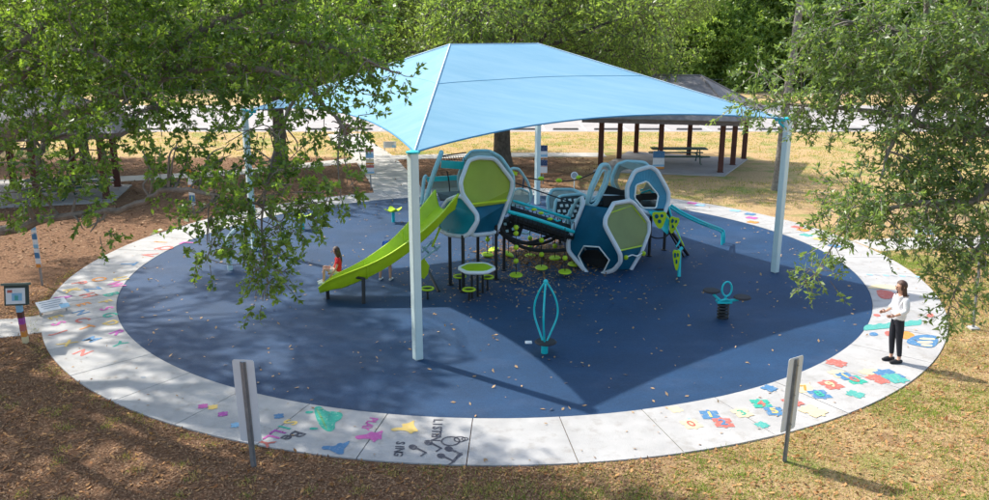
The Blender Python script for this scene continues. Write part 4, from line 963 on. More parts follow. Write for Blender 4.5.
lowboard(54, 314, .75, 'low white information panel where the left path meets the ring', .62, .42, .35, .22)
lowboard(924, 238, -.1, 'low white information panel beside the path on the right', .62, .4, .9, .3)
lowboard(390, 151, .1, 'low white information panel in the dry grass behind the canopy', .7, .4, .9, .35)
# rainbow post with display box
a = gp(26, 343); rb = thing('story_post', a, 'rainbow painted post holding a dark framed display box beside the left path', 'display post'); lean = Vector((-.03, 0, 0))
z0 = 0
for k, (hh, col) in enumerate(((.15, 'sand'), (.13, 'orange'), (.15, 'red'), (.14, 'purple'), (.13, 'red'), (.17, 'sky'))):
    m_ = MB(); m_.box(a+lean*(z0+hh/2)+Vector((0, 0, z0+hh/2)), (.10, .10, hh), rz=.1)
    cmat = PAINT['orange'] if k == 1 else (PAINT['sand'] if k == 0 else (M_brown if k == 4 else PAINT[col])); m_.build('painted_section', cmat, rb, smooth=False); z0 += hh
rm = Matrix.Rotation(.12, 3, 'Z') @ Matrix.Rotation(-.25, 3, 'X')
c = a+Vector((-.04, 0, 1.06))
m_ = MB(); m_.box(c, (.46, .10, .42), mat=rm); m_.build('display_box', pmat('dark_green_box', (.025, .04, .03), .5), rb, bevel=.01)
m_ = MB(); m_.box(c+rm @ Vector((0, -.055, -.01)), (.38, .006, .33), mat=rm); pg = m_.build('page', PAINT['white'], rb, smooth=False)
for q, s, col in (((.03, -.06, -.03), (.2, .004, .16), 'sky'), ((-.11, -.06, .09), (.1, .004, .06), 'red'), ((.02, -.0605, -.05), (.07, .006, .1), 'teal')):
    m_ = MB(); m_.box(c+rm @ Vector(q), s, mat=rm); m_.build('picture', PAINT[col], pg, smooth=False)
m_ = MB(); m_.box(c+rm @ Vector((0, -.02, .235)), (.52, .2, .05), mat=rm); m_.build('box_roof', pmat('weathered_green', (.12, .15, .12), .7), rb, bevel=.008)

# chain link fence, far
fn = thing('chain_link_fence', (0, 92, 0), 'grey chain-link fence along the far edge of the park in front of the trees', 'fence')
m_ = MB()
for z in (.1, 1.25): m_.tube([(-40, 92, z), (90, 92, z)], .04, 5)
m_.build('rails', M_galv, fn)
for i in range(0, 44):
    m_ = MB(); x = -38+i*3; m_.tube([(x, 92, 0), (x, 92, 1.35)], .05, 6); m_.build('fence_post', M_galv, fn)
# small scaffold stake at right
a = gp(973, 329); st = thing('stake', a, 'thin grey stake standing in the dry grass at the right edge', 'stake'); m_ = MB(); m_.tube([a, P(980, 258, a.y)], .03, 8); m_.build('shaft', M_galv, st)
m_ = MB(); m_.box(a+Vector((0, 0, .02)), (.2, .2, .05)); m_.build('foot', M_conc2, st, smooth=False)

# ------------------------------------------------------------------ TREES
def batch_twigs(a, b, ra):
    """3-sided prisms between arrays of points"""
    N = len(a); d_ = unit(b-a); s = unit(np.cross(d_, np.array([.3, .2, 1.]))); u = np.cross(d_, s); V = []
    for p_, r_ in ((a, ra), (b, ra*.4)):
        for k in range(3):
            t = 2*math.pi*k/3; V.append(p_+(s*math.cos(t)+u*math.sin(t))*np.asarray(r_).reshape(-1, 1))
    V = np.stack(V, 1).reshape(-1, 3); o = (np.arange(N)*6)[:, None]
    q = np.concatenate([o+np.array([[k, (k+1) % 3, (k+1) % 3+3, k+3]]) for k in range(3)], 0)
    return V, q
def sprays(blobs, per, llen, lw, slen, droop=.55, shell=.45, seedtint=None):
    """blobs (cx,cy,cz,rx,ry,rz,n). returns leaves and twig geometry"""
    LV = []; LT = []; TA = []; TB = []
    for (cx, cy, cz, rx, ry, rz, n_) in blobs:
        n_ = int(n_); d_ = unit(rng.normal(size=(n_, 3))); rad = rng.random(n_)**shell
        pos = np.array([cx, cy, cz])+d_*rad[:, None]*np.array([rx, ry, rz])
        ax = unit(d_*.8+rng.normal(size=(n_, 3))*.65+np.array([0, 0, -droop])); L_ = slen*(.6+.7*rng.random(n_))
        tip = pos+ax*L_[:, None]; TA.append(pos); TB.append(tip); clump = rng.random(n_)*.5+.1
        t = rng.random((n_, per))**.6*.95+.05; base = pos[:, None]+ax[:, None]*(t*L_[:, None])[..., None]
        base = base+rng.normal(size=base.shape)*slen*.05
        la = unit(ax[:, None]*.7+unit(rng.normal(size=(n_, per, 3)))*.9+np.array([0, 0, .05]))
        LV.append((base.reshape(-1, 3), la.reshape(-1, 3))); LT.append((clump[:, None]+rng.random((n_, per))*.45).ravel())
    b = np.concatenate([q[0] for q in LV]); a = np.concatenate([q[1] for q in LV]); tint = np.concatenate(LT); N_ = len(b)
    L_ = llen*(.65+.6*rng.random(N_)); v, q = leaf_geo(b, a, L_, L_*lw)
    return v, q, np.repeat(tint, 4), np.concatenate(TA), np.concatenate(TB)
def tree(name, label, base, trunk, limbs, blobs, mat, bark, per=14, llen=.075, lw=.42, slen=.42, group=None, droop=.55, shell=.45, tw=.006, nbr=4):
    o = thing(name, base, label, 'tree', group)
    m_ = MB()
    if trunk: m_.tube(catmull([q[:3] for q in trunk], 4), list(np.interp(np.linspace(0, len(trunk)-1, (len(trunk)-1)*4+1), range(len(trunk)), [q[3] for q in trunk])), 12)
    tk = m_.build('trunk', bark, o)
    skel = []
    m_ = MB()
    for l in limbs:
        q = catmull([x[:3] for x in l], 6); rr = list(np.interp(np.linspace(0, len(l)-1, (len(l)-1)*6+1), range(len(l)), [x[3] for x in l]))
        q = [p_+Vector(rng.normal(size=3)*rr[i]*.4) for i, p_ in enumerate(q)]
        m_.tube(q, rr, 8); skel += [(p_, rr[i]) for i, p_ in enumerate(q)]
    if not skel: skel = [(Vector(q[:3]), q[3]) for q in trunk[1:]]
    sk = np.array([tuple(p_) for p_, _ in skel]); skr = [r_ for _, r_ in skel]
    for bl_ in blobs:
        c = np.array(bl_[:3]); 
        for k in range(nbr):
            e = c+unit(rng.normal(size=3))*np.array(bl_[3:6])*.65
            i = int(np.argmin(np.linalg.norm(sk-e, axis=1)*(.7+.6*rng.random(len(sk))))); s_ = sk[i]; mid = (s_+e)/2+rng.normal(size=3)*.14*np.linalg.norm(e-s_)+np.array([0, 0, .08*np.linalg.norm(e-s_)])
            r0 = min(skr[i]*.55, .05+.02*np.linalg.norm(e-s_)) if tw < .02 else skr[i]*.45
            q = catmull([Vector(s_), Vector(mid), Vector(e)], 4); m_.tube(q, list(np.linspace(r0, max(.006, r0*.2), len(q))), 5)
    m_.build('limbs', bark, o)
    v, q, tint, ta, tb = sprays(blobs, per, llen, lw, slen, droop, shell)
    np_mesh('crown', v, q, tint, mat, o)
    if tw > 0:
        V, Q = batch_twigs(ta, tb, np.full(len(ta), tw)); np_mesh('twigs', V, Q, None, bark, o)
    return o
def B(px, py, Y, rx, rz, n_, ry=None):
    p_ = P(px, py, Y); return (p_.x, p_.y, p_.z, rx, ry or rx, rz, n_)
T = lambda x, y, z, r: (x, y, z, r)
def TP(px, py, Y, r): p_ = P(px, py, Y); return (p_.x, p_.y, p_.z, r)
# big oak at the left, trunk outside the frame
blobsL = [B(40, 30, 14, 1.9, 1.0, 420), B(130, 25, 14, 1.7, 1.0, 400), B(230, 15, 13.5, 1.5, .8, 330), B(320, 20, 13, 1.1, .8, 230), B(10, 90, 13.5, 1.3, .8, 300), B(90, 85, 13.5, 1.4, .8, 300),
          B(190, 75, 13, 1.3, .75, 290), B(280, 70, 12.5, 1.0, .65, 220), B(335, 95, 12, .6, .6, 110), B(20, 150, 12.5, .9, .5, 170), B(90, 145, 12.5, .9, .5, 170), B(150, 110, 12.5, .9, .4, 130),
          B(60, 190, 12, .7, .32, 80), B(165, 150, 12, .5, .3, 60), B(10, 195, 12, .4, .3, 40), B(95, 225, 12, .3, .22, 18), B(175, 175, 12.2, .35, .35, 50),
          B(255, 130, 11.8, .75, .5, 140), B(310, 135, 11.8, .6, .5, 100), B(245, 185, 11.3, .5, .45, 90), B(300, 180, 11.3, .55, .45, 100), B(338, 190, 11.3, .36, .22, 40), B(215, 215, 11, .42, .4, 60),
          B(256, 230, 11, .48, .45, 95), B(296, 218, 11, .32, .25, 30), B(264, 268, 10.8, .28, .35, 40), B(205, 252, 10.8, .26, .22, 20), B(262, 298, 10.7, .14, .16, 9), B(225, 160, 11.8, .4, .3, 45),
          B(400, 76, 12.3, .30, .12, 18), B(365, 66, 12.5, .35, .2, 30), B(355, 125, 12, .3, .3, 24), B(320, 290, 10.9, .01, .01, 0)]
def thin(bs, f_):
    return [(*b_[:6], max(2, b_[6]*f_(b_))) for b_ in bs if b_[6] > 0]
def proj_y(b_):
    dz = b_[2]-CAMH; return 250+FPX*(-(dz*cp+b_[1]*sp_))/(b_[1]*cp-dz*sp_)
blobsL = thin(blobsL, lambda b_: float(np.interp(proj_y(b_), [40, 90, 125, 150, 260], [.74, .46, .24, .30, .55])))
# the part of the crown above the frame, which shades the left of the ring
for x, y, z in ((-17, 24, 9.5), (-14, 21.5, 9.8), (-12, 18.8, 9.2), (-10.5, 22, 10), (-9.5, 17.5, 8.6), (-15, 17.5, 9.5), (-17, 20.5, 8.5), (-7.5, 15.8, 8.4), (-9.6, 20.0, 9.3), (-13.5, 14.5, 8.8), (-11, 26.3, 10.5), (-14.5, 26.5, 10.5), (-10.6, 14.2, 8.4), (-6.2, 13.8, 8.0), (-18, 16, 8.5),
                (-12.5, 24, 11), (-18.5, 27, 9.5), (-4.0, 13.2, 8.2), (-21, 22, 8.5), (-16, 13, 8.0), (-20, 18.5, 8)):
    blobsL.append((x, y, z, 1.5, 1.5, .8, 460))
limbsL = [[T(-14, 17, 3.2, .3), TP(-60, 150, 16, .24), TP(90, 108, 15, .16), TP(160, 76, 14.3, .12), TP(235, 32, 13.6, .08)], [T(-14, 17, 3.4, .16), TP(-30, 226, 12.6, .09), TP(60, 217, 12.2, .055), TP(130, 207, 12, .045), TP(168, 190, 11.8, .04), TP(215, 195, 11.4, .03), TP(262, 205, 11.2, .02)],
          [TP(-40, 120, 14.5, .10), TP(60, 52, 13.6, .045), TP(120, 68, 13, .035), TP(160, 108, 12.6, .02)], [TP(160, 76, 14.3, .08), TP(230, 66, 13, .055), TP(300, 84, 12.3, .035), TP(345, 130, 11.8, .02)],
          [TP(235, 32, 13.6, .07), TP(320, 45, 12.8, .04), TP(400, 74, 12.3, .012)], [T(-14, 17, 4.6, .28), T(-13, 18, 7, .2), T(-10, 19.5, 9, .1), T(-8, 21, 10, .06)], [T(-14, 17, 4.6, .26), T(-15, 19, 7.5, .18), T(-16, 23, 9.4, .09)],
          [T(-13.6, 17.2, 6, .2), T(-11, 16, 7.8, .12), T(-8, 15, 8.3, .07), T(-5, 13.6, 8.2, .04)], [TP(300, 84, 12.3, .03), TP(275, 150, 11.7, .022), TP(262, 220, 11.2, .015), TP(268, 285, 10.8, .006)], [TP(90, 108, 15, .09), TP(40, 150, 13.2, .05), TP(60, 195, 12.3, .02)],
          [TP(160, 76, 14.3, .1), TP(200, 30, 14, .06), TP(330, -10, 13.4, .03)], [TP(-60, 150, 16, .14), TP(0, 70, 14.6, .08), TP(60, 10, 14.2, .04)]]
oakL = tree('oak_tree', 'big oak whose leafy branches hang in from the upper left, over the shaded ring', (-14, 17, 0), [(-14.1, 17, -.1, .62), (-14.2, 17.1, 1.5, .45), (-14, 17, 3.5, .4), (-13.7, 17.2, 6.2, .3)], limbsL, blobsL, M_leafL, M_woodm, per=19, llen=.088, lw=.52, slen=.34, nbr=5, tw=.0075)
# right-hand laurel
blobsR = [B(812, 25, 11, .3, .3, 40), B(840, 35, 11, .6, .5, 130), B(900, 25, 10.5, .8, .6, 220), B(965, 25, 10.3, .8, .6, 220), B(820, 78, 11, .5, .4, 85), B(870, 80, 10.6, .6, .5, 150), B(930, 90, 10.3, .7, .6, 210), B(985, 90, 10.2, .6, .6, 170),
          B(765, 100, 11.4, .4, .15, 28), B(795, 108, 11.2, .4, .22, 44), B(830, 122, 11, .26, .2, 26), B(790, 130, 11, .12, .12, 5), B(890, 130, 10.4, .4, .3, 62), B(940, 150, 10.2, .55, .4, 130), B(985, 165, 10, .5, .5, 130), B(905, 172, 10.2, .35, .3, 55), B(865, 195, 10, .45, .25, 70), B(920, 200, 9.9, .45, .35, 95),
          B(975, 215, 9.8, .4, .4, 85), B(845, 215, 10, .38, .2, 48), B(880, 222, 9.8, .4, .2, 60), B(830, 245, 10, .16, .16, 14), B(820, 272, 10, .22, .14, 22), B(802, 283, 10, .08, .06, 4), B(945, 236, 9.6, .3, .18, 30), B(965, 258, 9.5, .3, .25, 36), B(958, 285, 9.5, .2, .18, 20), B(950, 310, 9.5, .12, .2, 14), B(985, 250, 9.5, .3, .3, 42), B(960, 300, 9.4, .18, .18, 12),
          B(760, 70, 11.6, .3, .15, 16), B(740, 108, 11.6, .2, .06, 7), B(1040, 60, 10.5, 1.0, .9, 240), B(1050, 200, 10, .8, .8, 150)]
for x, y, z in ((8, 12.5, 8.4), (10, 14, 9), (12, 12, 8), (9.5, 10.5, 8.6), (13, 15, 8.5), (7.2, 10.5, 7.8)): blobsR.append((x, y, z, 1.4, 1.4, .8, 110))
blobsR = thin(blobsR, lambda b_: .78 if b_[2] < 7 else 1)
limbsR = [[T(11, 12, 3.0, .24), TP(1060, 130, 11, .14), TP(960, 60, 10.6, .08), TP(860, 20, 11, .04)], [T(11, 12, 3.4, .2), TP(1050, 150, 10.6, .1), TP(950, 130, 10.3, .05), TP(870, 110, 10.6, .03), TP(780, 104, 11.3, .01)], [T(11, 12, 2.8, .16), TP(1040, 170, 10, .08), TP(975, 200, 9.9, .045), TP(905, 205, 9.9, .03), TP(850, 225, 10, .014), TP(815, 275, 10, .006)],
          [TP(1040, 170, 10, .06), TP(990, 230, 9.7, .03), TP(965, 270, 9.5, .015), TP(950, 305, 9.5, .006)], [T(11, 12, 4, .24), T(10.5, 12.4, 6.5, .16), T(9, 12.8, 8.4, .08)], [TP(960, 60, 10.6, .06), TP(900, 130, 10.4, .03), TP(880, 180, 10.1, .012)]]
tree('laurel_oak', 'glossy pale-leaved oak reaching in from the right edge of the picture', (11, 12, 0), [(11.1, 12, -.1, .42), (11, 12, 2, .32), (11, 12, 4.5, .26), (10.8, 12.1, 6.5, .18)], limbsR, blobsR, M_leafR, M_wood2, per=15, llen=.082, lw=.36, slen=.30, droop=.35, nbr=3)

# mid-distance oaks
def mid_tree(name, label, base, th, r0, blobs, mat, llen=.20, per=12, slen=.9, group='park trees behind the playground', bark=M_wood, lw=.42, lean=(0, 0), droop=.6):
    x, y = base; tr_ = [(x, y, -.2, r0*1.5), (x+lean[0]*.1, y, .7, r0), (x+lean[0]*.4, y+lean[1]*.4, th*.5, r0*.9), (x+lean[0], y+lean[1], th, r0*.8)]
    limbs = []
    top = Vector(tr_[-1][:3])
    for bl_ in blobs:
        c = Vector(bl_[:3]); m1 = top.lerp(c, .45)+Vector((0, 0, .4)); limbs.append([(*top, r0*.42), (*m1, r0*.26), (*c, r0*.08)])
    return tree(name, label, (x, y, 0), tr_, limbs, blobs, mat, bark, per=per, llen=llen, lw=lw, slen=slen, group=group, droop=droop, tw=.02, nbr=2, shell=.5)
def crownset(cx, cy, z0, z1, rad, n_, k, r_=(1.6, 2.4)):
    out = []
    for i in range(k):
        a = 2*math.pi*i/k*1.618*2+random.uniform(-.4, .4); f = math.sqrt((i+.5)/k); z = z0+(z1-z0)*(random.random()*.8+.1)*(1.15-.5*f*f)
        rr = random.uniform(*r_); out.append((cx+rad*f*math.cos(a), cy+rad*f*math.sin(a), z, rr, rr, rr*.62, n_))
    return out
mid_tree('oak_tree', 'large oak directly behind the canopy with a thick dark trunk', (.37, 40.3), 4.2, .42, crownset(.4, 41, 4.6, 11.5, 7.5, 210, 26), M_leafM)
mid_tree('oak_tree', 'oak with a slanting trunk seen through the hanging leaves, left of the canopy', (-10.3, 39.5), 4.0, .32, crownset(-10.5, 40, 4.8, 11, 6.0, 170, 18), M_leafM)
mid_tree('oak_tree', 'oak with a thin forked trunk at the left beyond the shaded pavilion path', (-18.5, 37), 3.6, .22, crownset(-19, 37.5, 4.5, 10, 5.0, 150, 14), M_leafM)
mid_tree('pine_tree', 'slender grey-trunked tree standing in dry grass right of the pavilion', (11.67, 33.7), 9.5, .17, crownset(11.9, 34, 8.8, 13, 3.2, 60, 9, (1., 1.5)), M_leafM, bark=M_wood2, lean=(.45, 0))
mid_tree('oak_tree', 'oak beyond the car park whose crown shows above the grey pavilion roof', (15, 79), 4, .3, crownset(14, 79, 5.0, 13, 6.0, 150, 16), M_leafM)
mid_tree('oak_tree', 'oak at the far left edge behind the pavilion', (-30, 42), 4, .35, crownset(-29, 42, 4, 12, 7.0, 170, 20), M_leafM)
# treeline beyond the car park: three crown shapes shared between the copies
def far_tree(seed, mat, hgt, rad, n_=170, k=30, name='treeline_tree'):
    random.seed(seed)
    bl_ = []
    for i in range(k):
        a = random.uniform(0, 6.283); t_ = (i+.5)/k; z = hgt*(.06+.92*t_); rr = rad*(1-.62*max(0, t_-.35))*math.sqrt(random.random())
        s_ = random.uniform(1.2, 2.1); bl_.append((rr*math.cos(a), rr*math.sin(a), z, s_, s_, s_*.75, n_))
    return tree(name, 'x', (0, 0, 0), [(0, 0, -.3, .4), (0, 0, 2, .28), (.2, .1, hgt*.5, .2), (.3, 0, hgt*.85, .1)], [[(0, 0, 2, .2), (rad*.3*s1, rad*.2*s2, hgt*.4, .12), (rad*.7*s1, rad*.5*s2, hgt*.6, .05)] for s1, s2 in ((1, 1), (-1, .6), (.4, -1), (-.7, -.8))], bl_, mat, M_wood, per=9, llen=.34, lw=.5, slen=1.1, group='trees of the far treeline', droop=.2, tw=.0, nbr=1)
protos = [far_tree(1, M_leafF, 13, 5.0), far_tree(2, M_leafM, 15, 5.5), far_tree(3, M_leafD, 12, 5.0), far_tree(4, M_leafF, 8, 4.2, 150, 20, 'treeline_bush')]
LB = ['bright green tree in the treeline beyond the car park', 'tall mid-green tree in the treeline beyond the car park', 'dark green tree in the treeline beyond the car park', 'low bright bush at the foot of the far treeline']
spots = [(23.5, 97, 0), (30, 100, 1), (17, 101, 0), (37, 99, 2), (45, 102, 0), (10, 98, 1), (2, 99, 0), (-6, 100, 2), (-14, 98, 0), (-22, 100, 1), (-31, 99, 0), (-40, 100, 2), (-50, 99, 1), (54, 98, 1), (63, 100, 0), (-61, 100, 0),
         (27, 95, 3), (33.5, 95.5, 3), (20.5, 95, 3), (41, 96, 3), (49, 96, 3), (14, 96, 3), (-1, 95, 3), (-10, 96, 3), (-19, 95, 3), (6, 96, 3), (58, 96, 3), (-28, 95, 3), (-37, 96, 3),
         (26, 110, 1), (35, 112, 2), (44, 112, 1), (15, 112, 2), (5, 111, 1), (-9, 112, 1), (-25, 112, 2), (56, 112, 2), (-45, 112, 1)]
used = set()
random.seed(11)
for x, y, k in spots:
    s_ = random.uniform(.9, 1.25); rz = random.uniform(0, 6.28)
    if k in used: copy_tree(protos[k], (x, y, 0), rz, LB[k], (s_, s_, s_*random.uniform(.9, 1.15)))
    else:
        used.add(k); o = protos[k]; o.location = (x, y, 0); o.rotation_euler = (0, 0, rz); o.scale = (s_, s_, s_); o['label'] = LB[k]

ORD = ['first', 'second', 'third', 'fourth', 'fifth', 'sixth', 'seventh', 'eighth', 'ninth', 'tenth', 'eleventh', 'twelfth', 'thirteenth', 'fourteenth', 'fifteenth', 'sixteenth', 'seventeenth', 'eighteenth', 'nineteenth', 'twentieth', 'twenty-first', 'twenty-second', 'twenty-third', 'twenty-fourth', 'twenty-fifth']
for grp, kinds in (('trees of the far treeline', {LB[0]: 'bright green treeline tree beyond the car park, %s from the left of its kind', LB[1]: 'tall mid-green treeline tree beyond the car park, %s from the left of its kind', LB[2]: 'dark green treeline tree beyond the car park, %s from the left of its kind', LB[3]: 'low bright bush at the foot of the treeline, %s bush from the left'}),
                   ('wheel stops along the car park', {'grey concrete wheel stop at the near edge of the car park': 'grey concrete wheel stop at the near edge of the car park, %s from the left'})):
    for lb, fmt in kinds.items():
        l = sorted([o for o in C.objects if o.get('group') == grp and o.get('label') == lb], key=lambda o: o.location.x)
        for i, o in enumerate(l): o['label'] = fmt % ORD[i]

# ------------------------------------------------------------------ LITTER, GRASS
def scatter(name, n_, region, llen, lw, mat, zb, tintr=(0, 1), up=.25, kind='stuff'):
    xy = region(n_); N_ = len(xy); b = np.column_stack([xy, np.full(N_, zb)]); a = unit(np.column_stack([rng.normal(size=(N_, 2)), np.abs(rng.normal(size=N_))*up]))
    L_ = llen*(.5+rng.random(N_)); s = unit(np.cross(a, np.array([0, 0, 1.])))+rng.normal(size=(N_, 3))*.25; s = unit(s); nn = np.cross(s, a)
    W_ = L_*lw; L2 = L_[:, None]; W2 = W_[:, None]
    v = np.stack([b, b+a*L2*.5+s*W2*.5, b+a*L2, b+a*L2*.5-s*W2*.5], 1); v[..., 2] = np.maximum(v[..., 2], zb)+.003+rng.random((N_, 1))*.006
    tint = tintr[0]+(tintr[1]-tintr[0])*rng.random(N_)
    return tag(np_mesh(name, v.reshape(-1, 3), np.arange(4*N_).reshape(N_, 4), np.repeat(tint, 4), mat), kind=kind)
def outside(n_, x0, x1, y0, y1, keep=None):
    o = np.zeros((0, 2))
    while len(o) < n_:
        q = np.column_stack([x0+(x1-x0)*rng.random(n_*2), y0+(y1-y0)*rng.random(n_*2)]); r_ = np.hypot(q[:, 0], q[:, 1]-CY); m_ = r_ > RO+.02
        if keep is not None: m_ &= keep(q)
        for pp_, hw in PATHS:
            if y1 > 9: m_ &= (np.min(np.linalg.norm(q[:, None, :]-pp_[None], axis=2), axis=1) > hw) | (rng.random(len(q)) < .03)
        o = np.concatenate([o, q[m_]])
    return o[:n_]
vis = lambda q: np.abs(q[:, 0]) < .66*q[:, 1]+1
tag(scatter('leaf_litter', 42000, lambda n_: outside(n_, -12, 2.5, 9.5, 20, vis), .045, .40, M_litterb, .004), 'brown dead leaves and twigs lying thick on the shaded soil at the lower left', 'leaf litter')
tag(scatter('leaf_litter', 26000, lambda n_: outside(n_, 0, 17, 9.5, 27, vis), .042, .42, M_litter, .004), 'tan dead leaves scattered through the dry grass at the lower right', 'leaf litter')
tag(scatter('leaf_litter', 16000, lambda n_: outside(n_, -22, 5, 22, 43, lambda q: vis(q) & ((q[:, 1] > 30) | (q[:, 0] < -6))), .11, .5, M_litterb, .004, up=.15), 'brown dead leaves carpeting the soil behind the ring', 'leaf litter')
tag(scatter('leaf_litter', 5200, lambda n_: outside(n_, -12, 17, 9.5, 22, vis), .075, .5, M_orange, .006), 'larger orange-brown leaves lying over the foreground soil and grass', 'leaf litter')
def disc_(n_, r1, r0=0):
    a = rng.random(n_)*2*math.pi; r_ = np.sqrt(r0*r0+(r1*r1-r0*r0)*rng.random(n_)); return np.column_stack([r_*np.cos(a), CY+r_*np.sin(a)])
tag(scatter('fallen_leaves', 900, lambda n_: disc_(n_, RI-.1), .075, .5, M_litter, .022, (.45, 1)), 'tan leaves scattered over the blue rubber surface', 'fallen leaves')
tag(scatter('fallen_leaves', 900, lambda n_: np.column_stack([rng.normal(0.8, 1.5, n_), rng.normal(20.9, 1.2, n_)]), .07, .5, M_litter, .022, (.3, .9)), 'tan leaves gathered on the rubber below the climbing structure', 'fallen leaves')
tag(scatter('fallen_leaves', 260, lambda n_: disc_(n_, RO-.05, RI+.05), .06, .5, M_litter, .034, (.1, .8)), 'a few brown leaves on the pale concrete ring', 'fallen leaves')
tag(scatter('fallen_leaves', 4200, lambda n_: np.column_stack([rng.normal(1.5, .9, n_), rng.normal(23.4, .9, n_)]), .08, .6, M_litter, .022, (.0, .35)), 'brown leaves heaped on the rubber beneath the bridge', 'fallen leaves')
def blades(name, centers, per, h, spread, label, w_=.012, mat=M_grass):
    N_ = len(centers)*per; c = np.repeat(centers, per, 0)+rng.normal(size=(N_, 2))*spread; b = np.column_stack([c, np.full(N_, .0)])
    rr = np.hypot(b[:, 0], b[:, 1]-CY); b = b[rr > RO+.01]; N_ = len(b)
    hh = h*(.4+.8*rng.random(N_)); tip = b+np.column_stack([rng.normal(size=(N_, 2))*hh[:, None]*.55, hh]); s = np.column_stack([unit(rng.normal(size=(N_, 2))), np.zeros(N_)])*w_*.5
    v = np.stack([b-s, b+s, tip], 1).reshape(-1, 3); tint = rng.random(N_)**1.3
    return tag(np_mesh(name, v, np.arange(3*N_).reshape(N_, 3), np.repeat(tint, 3), mat), label, 'grass', kind='stuff')
cen = outside(1700, -1, 16, 9.5, 27, vis)
cl0 = outside(46, .5, 15, 9.8, 24, vis); cen2 = np.repeat(cl0, 26, 0)+rng.normal(size=(46*26, 2))*np.array([.42, .28])
blades('grass', cen2, 16, .065, .07, 'fresh green grass patches among the dry grass at the lower right', .012, M_gfresh)

blades('grass', cen, 22, .06, .13, 'thin dry and green grass at the lower right', .011)
cen = outside(34, -9, 1.5, 9.8, 14, vis); blades('grass', cen, 45, .07, .07, 'small green grass tufts in the leaf litter at the lower left', .012)
ang = rng.random(260)*math.pi*.95+math.pi*1.02; rr = RO+.06+np.abs(rng.normal(size=260))*.1
cen = np.column_stack([rr*np.cos(ang), CY+rr*np.sin(ang)]); blades('grass', cen, 14, .05, .05, 'grass fringe creeping along the outer edge of the concrete ring', .012)
cen = outside(5000, -26, 30, 30, 53.5, lambda q: vis(q) & ((q[:, 1] > 43.5) | (q[:, 0] > 4)) & ~((q[:, 0] > 4) & (q[:, 0] < 14) & (q[:, 1] > 36) & (q[:, 1] < 46))); blades('grass', cen, 9, .09, .2, 'dry yellow grass of the lawn behind the playground', .03)

# ------------------------------------------------------------------ PEOPLE
def skinned(name, V, E_, Rr, mat, parent, sub=2, root=0, extra=None):
    me = bpy.data.meshes.new(name); me.from_pydata([tuple(v) for v in V], E_, []); o = bpy.data.objects.new(name, me); C.objects.link(o)
    sk_ = o.modifiers.new('skin', 'SKIN'); sk_.use_smooth_shade = True; sk_.branch_smoothing = .6
    if not me.skin_vertices: 
        bm = bmesh.new(); bm.from_mesh(me); bm.verts.layers.skin.verify(); bm.to_mesh(me); bm.free()
    for i, r_ in enumerate(Rr):
        d_ = me.skin_vertices[0].data[i]; d_.radius = r_ if isinstance(r_, tuple) else (r_, r_); d_.use_root = (i == root)
    ss = o.modifiers.new('sub', 'SUBSURF'); ss.levels = sub; ss.render_levels = sub
    dg = bpy.context.evaluated_depsgraph_get(); m2 = bpy.data.meshes.new_from_object(o.evaluated_get(dg)); bpy.data.objects.remove(o)
    if extra is not None:
        bm = bmesh.new(); bm.from_mesh(m2); t_ = bpy.data.meshes.new('t'); t_.from_pydata(extra.v, [], extra.f); bm.from_mesh(t_); bmesh.ops.recalc_face_normals(bm, faces=bm.faces); bm.to_mesh(m2); bm.free()
    m2.materials.clear(); m2.materials.append(mat); m2.shade_smooth(); m2.name = name
    o = bpy.data.objects.new(name, m2); C.objects.link(o); attach(o, parent); return o
def hand(mb, wrist, d_, pn, s=1.0, curl=.5, side=1):
    """palm plus five tapered fingers; d_ direction of the hand, pn palm normal"""
    d_ = d_.normalized(); pn = (pn-d_*pn.dot(d_)).normalized(); sd_ = d_.cross(pn)*side
    mb.tube([wrist, wrist+d_*.03*s, wrist+d_*.085*s], [.022*s, .032*s, .030*s], 8)
    for k, ln_ in enumerate((.062, .074, .078, .07, .055)):
        if k == 0:
            b = wrist+d_*.03*s+sd_*.028*s; q = [b, b+(sd_*.7+d_*.7).normalized()*.03*s, b+(sd_*.5+d_*.9).normalized()*.058*s+pn*.012*s]; mb.tube(q, [.011*s, .010*s, .007*s], 6)
        else:
            b = wrist+d_*.08*s+sd_*(.026-.0175*(k-1))*s; q = [b, b+d_*ln_*.45*s+pn*.008*curl*s, b+d_*ln_*.75*s+pn*.03*curl*s, b+d_*ln_*.95*s+pn*.055*curl*s]; mb.tube(q, [.0095*s, .009*s, .0085*s, .006*s], 6)
